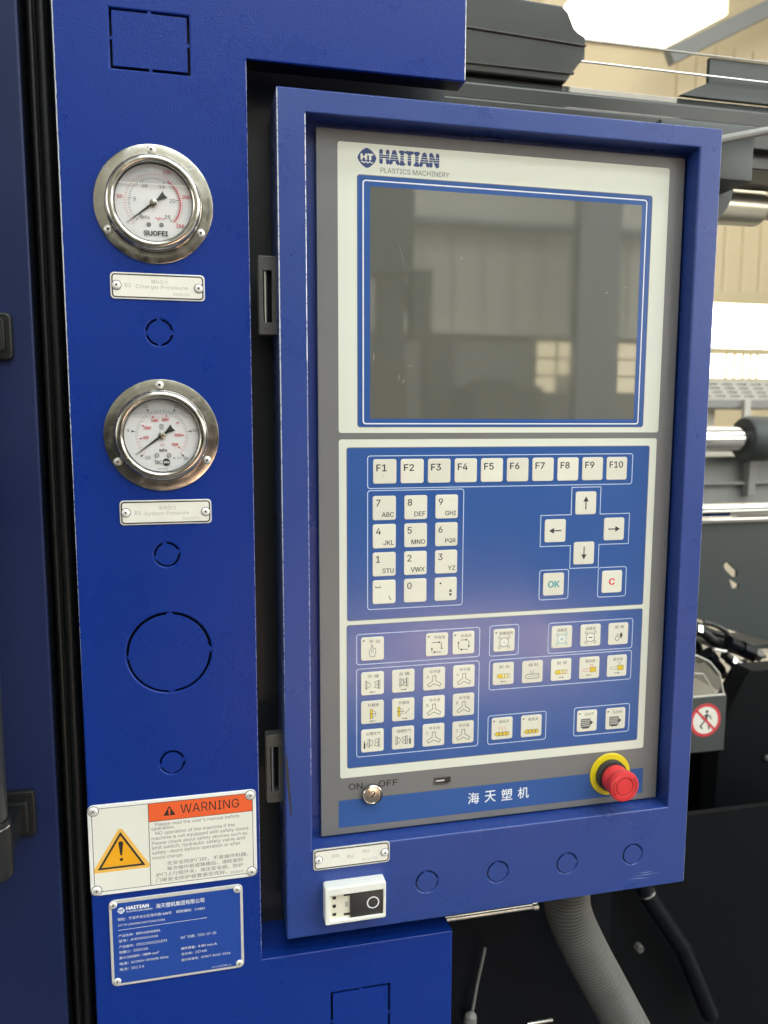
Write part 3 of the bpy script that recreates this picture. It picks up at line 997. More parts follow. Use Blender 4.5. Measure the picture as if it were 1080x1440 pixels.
# ================================================================== CONTROL PANEL
PX0, PX1, PZ0, PZ1 = 53.8, 394.9, -396.6, 220.3
RX0, RX1, RZ0, RZ1 = 73.7, 375.8, -326.5, 205.1
FY, OY = -10.0, 5.0          # door face, membrane face
cp = thing('control_panel', 'blue machine control panel with a dark screen and ivory membrane keys', 'control panel', ((PX0 + PX1) / 2, 0, PZ0))
PKO = [(164.4, -364.6), (224.0, -364.4), (284.5, -365.0), (344.5, -365.0)]
b = MB()
b.plate([rect(PX0, PZ0, PX1, PZ1), rect(RX0, RZ0, RX1, RZ1)] + [circ(x, z, 8.9, 48) for x, z in PKO], FY, 1.6, 1.3, seg=3)
mk('door_face', b, 'panelblue', cp, angle=25)
b = MB()
b.box(PX0 + 0.05, PX0 + 1.6, FY + 1.6, 40, PZ0 + 0.05, PZ1 - 0.05); b.box(PX1 - 1.6, PX1 - 0.05, FY + 1.6, 40, PZ0 + 0.05, PZ1 - 0.05)
b.box(PX0 + 1.6, PX1 - 1.6, FY + 1.6, 40, PZ1 - 1.6, PZ1 - 0.05); b.box(PX0 + 1.6, PX1 - 1.6, FY + 1.6, 40, PZ0 + 0.05, PZ0 + 1.6)
mk('door_side', b, 'panelblue', cp, smooth=False)
b = MB()
w = 1.6
b.box(RX0 - w, RX0 - 0.05, FY + 1.6, OY + 6, RZ0 - w, RZ1 + w); b.box(RX1 + 0.05, RX1 + w, FY + 1.6, OY + 6, RZ0 - w, RZ1 + w)
b.box(RX0 - 0.05, RX1 + 0.05, FY + 1.6, OY + 6, RZ1 + 0.05, RZ1 + w); b.box(RX0 - 0.05, RX1 + 0.05, FY + 1.6, OY + 6, RZ0 - w, RZ0 - 0.05)
b.box(RX0 - 0.05, RX1 + 0.05, OY + 6, OY + 7, RZ0, RZ1)
mk('recess_wall', b, 'panelblue', cp, smooth=False)
for x, z in PKO:
    b = MB(); b.plate([knock_disc(x, z, 8.9, 0.8, (100, 265, 5), 14)], FY + 0.1, 1.2, 0.12)
    b.plate([[(x - 9.6, z - 0.4), (x - 8.4, z - 1.2), (x - 8.4, z + 1.2), (x - 9.6, z + 0.4)]], FY - 0.03, 0.2, 0, 1)
    mk('knockout', b, ['panelblue', 'ink'], cp, origin=(x, FY, z))
b = MB(); b.box(150, 360, FY + 4, FY + 5, -376, -354)
mk('liner', b, 'black', cp, smooth=False)
# membrane plate
GX0, GX1, GZ0, GZ1 = 82.6, 373.6, -324.9, 201.6
b = MB(); b.plate([rr(GX0, GZ0, GX1, GZ1, 1.0)], OY, 4, 0.5)
mk('membrane_plate', b, 'grey', cp)
yb = OY - 0.05
b = MB(); b.flat([rr(97.6, -11.8, 360.5, 193.4, 2.2)], yb)
mk('screen_surround', b, 'beige', cp, smooth=False)
b = MB(); b.flat([rr(97.6, -279.0, 359.6, -16.0, 2.2)], yb)
mk('keypad_surround', b, 'beige', cp, smooth=False)
b = MB()
for q in (rr(97.6, -11.8, 360.5, 193.4, 2.2), rr(97.6, -279.0, 359.6, -16.0, 2.2), rr(103.8, -153.6, 353.0, -22.4, 1.6), rr(103.5, -271.0, 353.0, -157.2, 1.6), rr(96.3, -319.4, 360.3, -296.6, 0.6), rr(112.0, -7.2, 346.2, 171.6, 2.0)):
    b.flat(loop(q, 0.5), yb - 0.03)
mk('outline', b, 'greyprint', cp, smooth=False)
b = MB(); b.flat([rr(112.0, -7.2, 346.2, 171.6, 2.0)], yb - 0.02)
sb = mk('screen_border', b, 'film', cp, smooth=False)
b = MB(); b.flat(loop(rr(116.3, -4.7, 341.6, 168.0, 2.0), 0.9), yb - 0.04)
mk('border_line', b, 'white', sb, smooth=False)
SX0, SX1, SZ0, SZ1 = 121.5, 337.6, -1.0, 164.1
b = MB(); b.flat([rect(SX0, SZ0, SX1, SZ1)], yb - 0.05)
scr = mk('screen', b, 'screen', cp, smooth=False)
b = MB()
random.seed(11)
for x, z, l, a in ((180, 46, 7, -62), (181.5, 41, 4, -75), (149, 38, 6, 4), (143, 27, 5, 84), (146, 25, 4, 70), (160, 14, 4, -40), (320, 86, 16, -58), (322, 84, 14, -52), (308, 96, 4, 25), (324, 102, 5, -8), (190, 116, 3, 60), (124, 40, 8, 88), (141, 130, 26, -72)):
    ca, sa = math.cos(math.radians(a)), math.sin(math.radians(a))
    b.flat([(x, z), (x + l * ca * 0.5 + 0.12 * sa + 0.2, z + l * sa * 0.5 - 0.1), (x + l * ca, z + l * sa), (x + l * ca * 0.5 - 0.1, z + l * sa * 0.5 + 0.12)], yb - 0.06)
mk('scratch', b, 'inkgrey', scr, smooth=False)
b = MB(); b.flat([rr(103.8, -153.6, 353.0, -22.4, 1.6)], yb - 0.02)
mk('keypad_field', b, 'film', cp, smooth=False)
b = MB(); b.flat([rr(103.5, -271.0, 353.0, -157.2, 1.6)], yb - 0.02)
mk('keypad_field', b, 'film', cp, smooth=False)
b = MB(); b.flat([rr(96.3, -319.4, 360.3, -296.6, 0.6)], yb - 0.02)
st = mk('blue_strip', b, 'film', cp, smooth=False)
b = MB()
for k, s in enumerate('海天塑机'):
    b.text(s, 207.5 + 14.4 * k, -311.8, yb - 0.05, 9.6, 9.4, 'c', 0.012)
mk('lettering', b, 'white', st, smooth=False)
# maker's mark above the screen
b = MB()
ht_logo(b, 119.1, 183.3, 6.9, yb - 0.04, 0, 1)
b.text('HAITIAN', 128.9, 180.4, yb - 0.04, 9.2, 43.0, 'l', 0.045, 0)
for i in range(1, 4):
    b.flat(rect(128.5, 181.9 + i * 1.55, 172.2, 182.25 + i * 1.55), yb - 0.06, 1)
b.text('PLASTICS MACHINERY', 129.0, 173.9, yb - 0.04, 3.6, 51.7, 'l', 0.0, 2)
mk('maker_lettering', b, ['inkblue', 'beige', 'greyprint'], cp, smooth=False)
b = MB()
b.text('ON', 104.6, -288.8, yb - 0.03, 5.0, 10.8, 'l', 0.012)
b.text('OFF', 128.4, -288.8, yb - 0.03, 5.0, 15.4, 'l', 0.012)
mk('switch_lettering', b, 'ink', cp, smooth=False)
# key group lines
b = MB()
lw = 0.62
yl = yb - 0.05
for q in ((119.6, -53.0, 338.3, -28.6), (119.6, -145.7, 195.3, -54.6), (260.0, -145.3, 285.2, -121.2), (311.4, -145.6, 336.6, -121.0),
          (111.0, -188.5, 210.3, -164.7), (110.9, -262.6, 210.3, -192.0), (218.7, -189.0, 243.3, -164.2), (269.1, -190.2, 344.5, -165.0), (219.0, -217.0, 344.5, -192.3), (218.7, -262.5, 269.1, -238.6), (294.2, -262.5, 344.7, -238.2)):
    b.flat(loop(rr(*q, 2.0), lw), yl)
b.flat(loop([(285.8, -55.0), (285.8, -76.9), (259.8, -76.9), (259.8, -101.9), (286.0, -101.9), (286.0, -120.6), (311.1, -120.6), (311.1, -101.9), (337.4, -101.9), (337.4, -77.0), (311.1, -77.0), (311.1, -55.0)], lw), yl)
mk('key_group_line', b, 'lineblue', cp, smooth=False)

KY = yb - 0.02 - 0.4
INK, RED, YEL, TEAL, GRY, WHT = 0, 1, 2, 3, 4, 5
KMATS = ['ink', 'red', 'yellow', 'teal', 'greyprint', 'signwhite']
key0 = None


def key(x, z, label, draw):
    global key0
    if key0 is None:
        b = MB(); b.plate([rr(-9.0, -9.2, 9.0, 9.2, 1.7, 4)], 0, 0.4, 0.3)
        key0 = mk('key', b, 'key', cp, origin=(0, 0, 0))
        po = ORG[cp.name]
        key0.location = [(c - o) * MM for c, o in zip((x, KY, z), po)]
        ORG[key0.name] = (x, KY, z)
        k = key0
    else:
        po = ORG[cp.name]
        k = copy_of(key0, cp, (x - po[0], KY - po[1], z - po[2]))
    k['label'] = label
    b = MB()
    draw(b)
    if b.v:
        b.v = [(v[0] + x, v[1] + KY - 0.03, v[2] + z) for v in b.v]
        mk('printed_symbol', b, KMATS, k, smooth=False)


def arrow(b, x0, z0, x1, z1, w=0.5, hd=1.6, hw=1.3, mi=INK):
    L = math.hypot(x1 - x0, z1 - z0)
    ux, uz = (x1 - x0) / L, (z1 - z0) / L
    bx, bz = x1 - ux * hd, z1 - uz * hd
    b.flat(line([(x0, z0), (bx, bz)], w), 0, mi)
    b.flat([(bx - uz * hw, bz + ux * hw), (bx + uz * hw, bz - ux * hw), (x1, z1)], 0, mi)


for k in range(10):
    s = 'F%d' % (k + 1)
    key(132.7 + 21.29 * k, -40.3, s + ' key', lambda b, s=s, k=k: (b.text(s, -6.4, 0.2 + 0.15 * k * 0.3, 0, 5.0, 7.6 if len(s) == 2 else 11.6, 'l', 0.018, INK),
                                                          b.flat(circ(-1.2, -3.2, 0.35, 8), 0, GRY) if k == 0 else None))
PAD = [('7', 'ABC'), ('8', 'DEF'), ('9', 'GHI'), ('4', 'JKL'), ('5', 'MNO'), ('6', 'PQR'), ('1', 'STU'), ('2', 'VWX'), ('3', 'YZ')]
for i, (d, l) in enumerate(PAD):
    key(132.4 + 24.6 * (i % 3), -67.9 - 21.5 * (i // 3), d + ' ' + l + ' key', lambda b, d=d, l=l: (b.text(d, -6.4, 1.4, 0, 5.0, None, 'l', 0.012, INK), b.text(l, 7.4, -6.8, 0, 3.5, None, 'r', 0.012, INK)))
key(132.4, -132.4, 'space and slash key', lambda b: (b.flat(line([(-6.6, 4.8), (-6.6, 3.6), (-3.0, 3.6), (-3.0, 4.8)], 0.55), 0, INK), b.flat(line([(3.6, -3.4), (5.4, -6.6)], 0.6), 0, INK)))
key(157.0, -132.4, '0 key', lambda b: b.text('0', -6.4, 1.4, 0, 5.0, None, 'l', 0.012, INK))
key(181.6, -132.4, 'point and up-down key', lambda b: (b.flat(circ(-4.4, 4.6, 0.8, 12), 0, INK), b.flat([(2.4, -2.4), (5.2, -2.4), (3.8, 0.2)], 0, INK), b.flat([(2.4, -3.6), (5.2, -3.6), (3.8, -6.2)], 0, INK)))
for x, z, dx, dz, nm in ((298.2, -67.7, 0, 1, 'up'), (272.3, -89.4, -1, 0, 'left'), (323.9, -89.5, 1, 0, 'right'), (297.9, -108.4, 0, -1, 'down')):
    key(x, z, nm + ' arrow key', lambda b, dx=dx, dz=dz: arrow(b, -dx * 5.3, -dz * 5.3, dx * 5.3, dz * 5.3, 0.95, 4.2, 2.4))
key(272.2, -132.8, 'teal OK key', lambda b: b.text('OK', 0.2, -2.6, 0, 5.2, 9.8, 'c', 0.035, TEAL))
key(323.8, -133.0, 'red C key', lambda b: b.text('C', 0, -2.6, 0, 5.2, 4.8, 'c', 0.035, RED))


def cap(b, s, dot=False, x=0.6, gap=True):
    n = len(s)
    b.text(s, x, 4.3, 0, 2.7, (2.9 * n) if gap else None, 'c', 0.0, INK)
    if dot:
        b.flat(circ(-6.9, 6.4, 0.7, 12), 0, INK)


def d_hand(b):
    cap(b, '手 动', True, 1.6)
    b.flat(loop([(-1.9, -6.2), (-2.6, -3.0), (-2.2, -0.6), (-1.0, 0.2), (-0.7, 3.0), (0.1, 3.0), (0.2, 0.2), (1.2, 0.4), (2.2, 0.2), (2.6, -2.4), (1.4, -6.4)], 0.35), 0, INK)
    b.flat(line([(-0.9, -0.6), (-0.5, -3.2)], 0.3), 0, INK)
    b.flat(line([(0.4, -0.4), (0.4, -3.0)], 0.3), 0, INK)


def d_half(b):
    cap(b, '半自动', True, 2.0)
    arrow(b, -4.4, 1.6, 3.2, 1.6, 0.5, 1.9, 1.0)
    b.flat(line([(3.8, 1.2), (3.8, -0.6), (2.6, -1.2)], 0.5), 0, INK)
    arrow(b, 3.8, -1.6, 3.8, -4.4, 0.5, 1.5, 0.9)
    arrow(b, 3.4, -6.2, -3.4, -6.2, 0.5, 1.8, 1.0)
    arrow(b, -4.2, -5.6, -4.2, -2.2, 0.5, 1.6, 1.0)


def d_full(b):
    cap(b, '全自动', True, 2.0)
    arrow(b, -2.8, 2.2, 3.6, 2.2, 0.5, 1.8, 1.0)
    arrow(b, 4.4, 1.6, 4.4, -4.4, 0.5, 1.8, 1.0)
    arrow(b, 3.6, -5.4, -3.2, -5.4, 0.5, 1.8, 1.0)
    arrow(b, -4.2, -4.8, -4.2, 1.4, 0.5, 1.6, 1.0)


def mould(b, x0, x1, z0=-4.4, z1=2.2):
    zm = (z0 + z1) / 2
    b.flat(loop(rect(x0, z0, x0 + 1.1, z1), 0.32), 0, INK)
    b.flat(loop([(x0 + 1.3, z0 + 0.6), (x0 + 3.0, z0 + 1.4), (x0 + 4.2, zm), (x0 + 3.0, z1 - 1.4), (x0 + 1.3, z1 - 0.6)], 0.32), 0, INK)
    b.flat(loop(rect(x1 - 1.1, z0, x1, z1), 0.32), 0, INK)
    b.flat(loop([(x1 - 1.4, z1 - 0.3), (x1 - 4.4, z1 - 1.2), (x1 - 3.0, zm), (x1 - 4.4, z0 + 1.2), (x1 - 1.4, z0 + 0.3)], 0.32), 0, INK)
    b.flat(line([(x1 - 3.0, zm), (x1 - 1.3, zm)], 0.25), 0, INK)


def d_open(b):
    cap(b, '开 模'); mould(b, -5.8, 5.8); arrow(b, 2.4, -6.9, -2.4, -6.9, 0.45, 1.6, 0.7)
def d_close(b):
    cap(b, '合 模'); mould(b, -3.2, 3.6); arrow(b, -2.2, -6.9, 2.8, -6.9, 0.45, 1.6, 0.7)
def ejector(b, x):
    b.flat(rect(x - 1.8, -5.2, x, 2.4), 0, YEL)
    b.flat(loop(rect(x - 1.8, -5.2, x, 2.4), 0.3), 0, INK)
    b.flat(loop([(x, -3.8), (x + 1.8, -3.2), (x + 2.8, -1.4), (x + 1.8, 0.4), (x, 1.0)], 0.3), 0, INK)
    b.flat(line([(x - 2.6, -1.4), (x + 2.8, -1.4)], 0.35), 0, INK)
def d_ejb(b):
    cap(b, '托模退'); ejector(b, 0); arrow(b, 2.2, -7.2, -2.4, -7.2, 0.45, 1.6, 0.7)
def d_ejf(b):
    cap(b, '托模进'); ejector(b, -2.6); b.flat(line([(1.2, -3.4), (2.4, -3.0), (3.2, -1.4), (4.2, -1.0), (5.0, 0.8)], 0.4), 0, INK); arrow(b, -1.2, -7.2, 3.6, -7.2, 0.45, 1.6, 0.7)
def d_blow1(b):
    cap(b, '公模吹气'); mould(b, -3.6, 5.8, -5.2, 1.4); b.flat([(-7.0, -6.2), (-5.8, -6.2), (-5.8, -2.4), (-6.4, 0.6), (-7.0, -2.4)], 0, INK); b.flat(line([(-5.2, -4.4), (-4.0, -1.6)], 0.3), 0, INK)
def d_blow2(b):
    cap(b, '母模吹气'); mould(b, -6.0, 3.4, -5.2, 1.4); b.flat([(5.0, -5.4), (6.2, -5.4), (6.2, -2.4), (5.6, 1.0), (5.0, -2.4)], 0, INK); b.flat(line([(3.8, -1.8), (4.8, -1.8)], 0.3), 0, INK)


def core(letter, t):
    def f(b):
        cap(b, '中子' + t, False, 0.8)
        w = 1.5
        P = []
        for a in (90, 210, 330):
            ca, sa = math.cos(math.radians(a)), math.sin(math.radians(a))
            aL, aR = math.radians(a - 60), math.radians(a + 60)
            L = 5.0 if a == 90 else 5.8
            inner = w / math.cos(math.radians(30)) * 1.0
            P.append((inner * math.cos(aL) * 0.9, inner * math.sin(aL) * 0.9))
            P.append((L * ca + w * 0.8 * sa, L * sa - w * 0.8 * ca))
            P.append((L * ca - w * 0.8 * sa, L * sa + w * 0.8 * ca))
        P = [(x + 0.2, z - 2.6) for x, z in P]
        b.flat(loop(P, 0.42), 0, INK)
        b.text(letter, -5.2, 0.6, 0, 2.2, None, 'c', 0, INK)
    return f


def d_adj(sym, dot, col):
    def f(b):
        cap(b, '调模使用' if dot else ('调模进' if sym == '+' else '调模退'), dot, 1.4 if dot else 0)
        b.flat(circ(0, -1.8, 3.5, 24), 0, WHT)
        b.flat(loop(circ(0, -1.8, 3.7, 24), 0.45), 0, col)
        for a in (45, 135, 225, 315):
            b.flat(loop(circ(5.6 * math.cos(math.radians(a)), -1.8 + 5.6 * math.sin(math.radians(a)), 1.05, 14), 0.35), 0, col)
        if sym == '+':
            b.flat(line([(-1.6, -1.8), (1.6, -1.8)], 0.6), 0, col); b.flat(line([(0, -3.4), (0, -0.2)], 0.6), 0, col)
        elif sym == '-':
            b.flat(line([(-1.8, -1.8), (1.8, -1.8)], 0.8), 0, col)
        else:
            b.flat(circ(0, -1.8, 0.5, 10), 0, col)
    return f


def d_oil(b):
    cap(b, '润 滑')
    b.flat([(2.6, 1.4), (4.0, -1.4), (2.6, -4.6), (1.2, -1.4)], 0, INK)
    b.flat(loop(circ(-0.8, -4.0, 1.8, 20), 0.42), 0, INK)
    b.flat(line([(-1.6, -1.6), (-0.6, -0.2), (0.4, -1.4)], 0.4), 0, INK)


def screw(b, z, yel):
    b.flat([(-5.6, z), (-4.0, z + 1.7), (5.4, z + 1.7), (5.4, z - 1.7), (-4.0, z - 1.7)], 0, YEL if yel else WHT)
    b.flat(loop([(-5.6, z), (-4.0, z + 1.7), (5.4, z + 1.7), (5.4, z - 1.7), (-4.0, z - 1.7)], 0.3), 0, GRY)
    for k in range(3):
        x = -0.8 + 2.3 * k
        b.flat([(x, z + 1.6), (x + 1.0, z + 1.6), (x + 2.0, z - 1.6), (x + 1.0, z - 1.6)], 0, WHT)
        b.flat(line([(x + 1.0, z + 1.6), (x + 2.0, z - 1.6)], 0.25), 0, GRY)
def d_inj(b):
    cap(b, '射 出'); screw(b, -2.0, True); arrow(b, 2.4, -6.6, -2.6, -6.6, 0.45, 1.6, 0.7)
def d_melt(b):
    cap(b, '储 料')
    b.flat(loop([(-6.0, -3.8), (-5.2, -2.0), (5.6, -2.0), (5.6, -5.6), (-5.2, -5.6)], 0.45), 0, INK)
    b.flat(line([(-4.4, -3.8), (4.8, -3.8)], 0.3), 0, GRY)
    b.flat(line([(-2.0, 1.4), (-1.0, -1.8), (0.2, -1.8), (1.2, 1.4)], 0.35), 0, GRY)
def d_suck(b):
    cap(b, '射 退'); screw(b, -2.0, True); arrow(b, -2.2, -6.6, 2.8, -6.6, 0.45, 1.6, 0.7)
def carriage(b, left):
    b.flat(rect(0.6, -3.8, 6.0, 0.2), 0, YEL)
    b.flat(loop(rect(0.6, -3.8, 6.0, 0.2), 0.3), 0, GRY)
    b.flat(loop(rect(1.2, 0.2, 3.0, 2.6), 0.32), 0, RED if left else GRY)
    b.flat(loop([(-6.2, -1.8), (-5.0, -0.8), (0.6, -0.8), (0.6, -2.8), (-5.0, -2.8)], 0.3), 0, RED if left else GRY)
def d_nzf(b):
    cap(b, '座台进'); carriage(b, True); arrow(b, 2.0, -6.2, -3.0, -6.2, 0.45, 1.6, 0.7)
def d_nzb(b):
    cap(b, '座台退'); carriage(b, False); arrow(b, -2.2, -6.2, 2.8, -6.2, 0.45, 1.6, 0.7)
def barrel(b, heat):
    b.flat([(-6.6, -4.6), (-4.6, -3.0), (5.4, -3.0), (6.4, -4.6), (5.4, -6.2), (-4.6, -6.2)], 0, YEL)
    b.flat(loop([(-6.6, -4.6), (-4.6, -3.0), (5.4, -3.0), (6.4, -4.6), (5.4, -6.2), (-4.6, -6.2)], 0.3), 0, GRY)
    for x in (-2.6, 0.6, 3.6):
        b.flat(line([(x, -3.0), (x, -6.2)], 0.8), 0, GRY)
    if heat:
        for x in (-2.4, 0, 2.4):
            b.flat(line([(x, -1.8), (x + 0.5, -0.8), (x - 0.4, 0.4), (x + 0.2, 1.8)], 0.3), 0, RED)
def d_h1(b):
    cap(b, '电热开', True, 1.6); barrel(b, True)
def d_h2(b):
    cap(b, '电热关', True, 1.6); barrel(b, False)
def motor(b):
    b.flat(rect(-5.4, -5.6, 2.8, 1.6), 0, GRY)
    b.flat(loop(rect(-5.4, -5.6, 2.8, 1.6), 0.4), 0, INK)
    for k in range(4):
        b.flat(line([(-5.0, -4.4 + k * 1.6), (2.4, -4.4 + k * 1.6)], 0.35), 0, WHT)
    b.flat(rect(2.8, -3.4, 4.4, -0.4), 0, INK); b.flat(rect(4.4, -2.2, 5.8, -1.4), 0, INK); b.flat(rect(-4.2, -6.6, 1.6, -5.8), 0, INK)
def d_m1(b):
    cap(b, '马达开', True, 1.6); motor(b)
def d_m2(b):
    cap(b, '马达关', True, 1.6); motor(b)


c1, c2, c3, c4 = 123.4, 148.0, 172.9, 197.5
for x, z, l, d in ((c1, -176.4, 'manual mode key', d_hand), (175.0, -176.3, 'half automatic key', d_half), (196.8, -176.3, 'automatic key', d_full),
                   (c1, -204, 'mould open key', d_open), (c2, -203.8, 'mould close key', d_close), (c3, -203.9, 'core A in key', core('A', '进')), (c4, -203.8, 'core A out key', core('A', '退')),
                   (c1, -227, 'ejector back key', d_ejb), (c2, -227, 'ejector forward key', d_ejf), (c3, -227, 'core B in key', core('B', '进')), (c4, -227, 'core B out key', core('B', '退')),
                   (c1, -250, 'left air blast key', d_blow1), (c2, -250, 'right air blast key', d_blow2), (c3, -250, 'core C in key', core('C', '进')), (c4, -250, 'core C out key', core('C', '退')),
                   (230.9, -176.4, 'mould adjusting key with a dot', d_adj('o', True, INK)), (280.8, -176.8, 'mould adjusting key with a plus', d_adj('+', False, TEAL)), (306.3, -177.0, 'mould adjusting key with a minus', d_adj('-', False, INK)), (331.4, -177.2, 'lubrication key', d_oil),
                   (230.8, -204, 'inject key', d_inj), (255.9, -204.2, 'charge key', d_melt), (281.0, -204.3, 'suck back key', d_suck), (306.3, -204.5, 'carriage forward key', d_nzf), (331.3, -204.6, 'carriage back key', d_nzb),
                   (230.8, -249.8, 'heating on key', d_h1), (256.2, -250, 'heating off key', d_h2), (305.9, -250, 'motor on key', d_m1), (331.9, -250.3, 'motor off key', d_m2)):
    key(x, z, l, d)

# small port on the grey plate
b = MB(); b.plate([rr(173.6, -292.4, 185.8, -285.8, 1.0), rr(174.8, -291.2, 184.6, -287.0, 0.6)], OY - 0.5, 0.5, 0.2)
pt = mk('data_port', b, 'zinc', cp)
b = MB(); b.box(174.8, 184.6, OY - 0.06, OY - 0.02, -291.2, -287.0, 0); b.box(175.4, 182.6, OY - 0.3, OY - 0.1, -289.4, -288.4, 1)
mk('socket', b, ['ink', 'alurim'], pt, smooth=False)
b = MB(); b.flat([(184.8, -291.4), (187.6, -290.6), (187.6, -286.2), (184.8, -285.9)], OY - 0.55)
mk('port_flap', b, 'ink', pt, smooth=False)
# worn bare metal
def chip(pts, y, parent, m='alurim', j=0.25):
    random.seed(len(pts) * 17 + int(abs(pts[0][0])))
    b = MB(); b.flat([(p[0] + random.uniform(-j, j), p[1] + random.uniform(-j, j)) for p in pts], y)
    return mk('paint_chip', b, m, parent, smooth=False)
def ragged(x0, x1, z, t, n):
    random.seed(int(x0 * 7))
    lo = [(x0 + (x1 - x0) * k / n, z - random.uniform(0.1, t)) for k in range(n + 1)]
    hi = [(x0 + (x1 - x0) * k / n, z + random.uniform(0.1, t)) for k in range(n, -1, -1)]
    return lo + hi
chip(ragged(74.5, 103, RZ0 - 2.3, 1.3, 16), FY - 0.03, cp)
chip([(54.3, -246), (55.6, -254), (57.0, -266), (58.0, -282), (58.4, -295), (57.6, -297), (56.6, -286), (55.4, -272), (54.6, -258)], FY - 0.03, cp, 'rubberlight', 0.4)
for x0, x1, z in ((345, 372, -384.6), (340, 362, -386.8), (350, 366, -382.6)):
    b = MB(); b.flat([(x0, z), ((x0 + x1) / 2, z - 0.5), (x1, z + (0.4 if z > -386 else -1.6)), ((x0 + x1) / 2, z - 0.2)], FY - 0.03)
    mk('paint_scratch', b, 'lineblue', cp, smooth=False)
def worn_lit_edge(parent, x, z0, z1, r, y, width, seed, side=-1, name='worn_lit_edge'):  # strips paint the bright edge highlights as well as worn metal
    """ragged pale strip on a rounded edge, bare metal and painted edge highlight in one; width(t) = how far round the edge it reaches, 0..1"""
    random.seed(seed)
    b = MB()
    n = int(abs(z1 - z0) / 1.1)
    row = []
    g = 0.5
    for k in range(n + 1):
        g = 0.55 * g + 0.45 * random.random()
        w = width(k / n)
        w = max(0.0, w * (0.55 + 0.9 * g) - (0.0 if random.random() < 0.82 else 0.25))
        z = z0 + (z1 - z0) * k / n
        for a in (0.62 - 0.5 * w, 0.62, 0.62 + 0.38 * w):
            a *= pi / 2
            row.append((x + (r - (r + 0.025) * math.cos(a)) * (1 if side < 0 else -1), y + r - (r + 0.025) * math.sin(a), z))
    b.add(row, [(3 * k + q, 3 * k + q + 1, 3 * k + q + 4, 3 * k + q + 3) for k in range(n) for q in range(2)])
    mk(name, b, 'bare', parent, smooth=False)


worn_lit_edge(hous, HX0, 520, -250, 1.1, 0, lambda t: 0.85 if t < 0.45 else max(0.0, 0.85 - (t - 0.45) * 1.7), 3)
worn_lit_edge(hous, 190.5, ZT + 1.2, 520, 1.1, 0, lambda t: 0.7, 5, side=1)
worn_lit_edge(hous, HX1, ZT - 1.5, ZB + 6, 1.1, 0, lambda t: 0.10, 6, side=1)
worn_lit_edge(cp, PX0, PZ1 - 1.2, PZ0 + 20, 1.3, FY, lambda t: 0.5 if t < 0.4 else max(0.01, 0.5 - (t - 0.4) * 1.2), 8)
worn_lit_edge(cp, PX1, PZ1 - 1.2, PZ0 + 1.2, 1.3, FY, lambda t: 0.14, 9, side=1)
worn_lit_edge(cp, RX0, RZ1 - 1, RZ0 + 60, 1.3, FY, lambda t: 0.32 if t < 0.35 else 0.12, 12, side=1)
# hinges in the gap
for z0, z1, m in ((58.0, 112.3, 0), (-292.0, -238.0, 1)):
    b = MB(); b.plate([rr(41.0, z0, 54.6, z1, 0.8), rect(44.3, z0 + 8.5, 50.4, z1 - 10)], 4, 9, 0.5)
    hg = mk('hinge', b, 'zinc', cp, origin=(47, 4, z0))
    b = MB(); b.tube([(46.0, 9, z0 + 8.2), (46.0, 9, z1 - 9.7)], 2.1, 14)
    mk('hinge_pin', b, 'chrome', hg)
    b = MB(); b.box(44.3, 50.4, 12.6, 13.2, z0 + 8.5, z1 - 10)
    mk('hinge_back', b, 'black', hg, smooth=False)
    b = MB(); b.lathe(45.8, z0 + 4.6, 4, [(1.5, 0), (1.4, 0.3), (0.7, 0.3), (0.6, -0.6), (0.001, -0.6)], 14)
    mk('hinge_screw', b, 'zinc', hg)

# ================================================================== EMERGENCY STOP, KEY SWITCH, ROCKER SWITCH
ex, ez = 328.6, -298.8
es = thing('emergency_stop_button', 'red mushroom emergency stop button on a yellow ring', 'stop button', (ex, OY, ez))
b = MB(); b.lathe(ex, ez, OY, [(18.4, 0), (18.4, 1.0), (17.9, 1.5), (13.4, 1.7), (13.2, 1.0)], 64)
mk('yellow_ring', b, 'estopyellow', es)
b = MB(); b.lathe(ex, ez, OY, [(13.6, 0.5), (13.5, 5.6), (13.0, 6.4), (8.5, 6.4)], 48)
mk('collar', b, 'charcoal', es)
b = MB(); b.lathe(ex, ez, OY, [(8.4, 6.0), (9.4, 6.6), (11.4, 8.0), (11.7, 9.4), (11.2, 11.8), (10.2, 14.0), (9.9, 15.6), (10.6, 17.2), (12.2, 19.0), (12.9, 21.0), (12.9, 23.4), (12.5, 24.6), (11.6, 25.0), (8.0, 24.9), (7.6, 24.3), (7.1, 24.3), (6.7, 24.9), (0.001, 24.9)], 56)
hd = mk('mushroom_head', b, 'estop', es)
b = MB()
for a0 in (150, 330):
    b.flat([arc(ex, ez, 10.7, a0, a0 + 62, 12) + arc(ex, ez, 9.6, a0, a0 + 62, 12)[::-1]], OY - 25.05)
    q = (ex + 10.15 * math.cos(math.radians(a0 + 66)), ez + 10.15 * math.sin(math.radians(a0 + 66)))
    b.flat(circ(q[0], q[1], 1.25, 3, math.radians(a0 + 66 + 90)), OY - 25.05)
b.flat(loop(circ(ex, ez, 7.3, 40), 0.7), OY - 24.4)
mk('turn_mark', b, 'redgroove', hd, smooth=False)

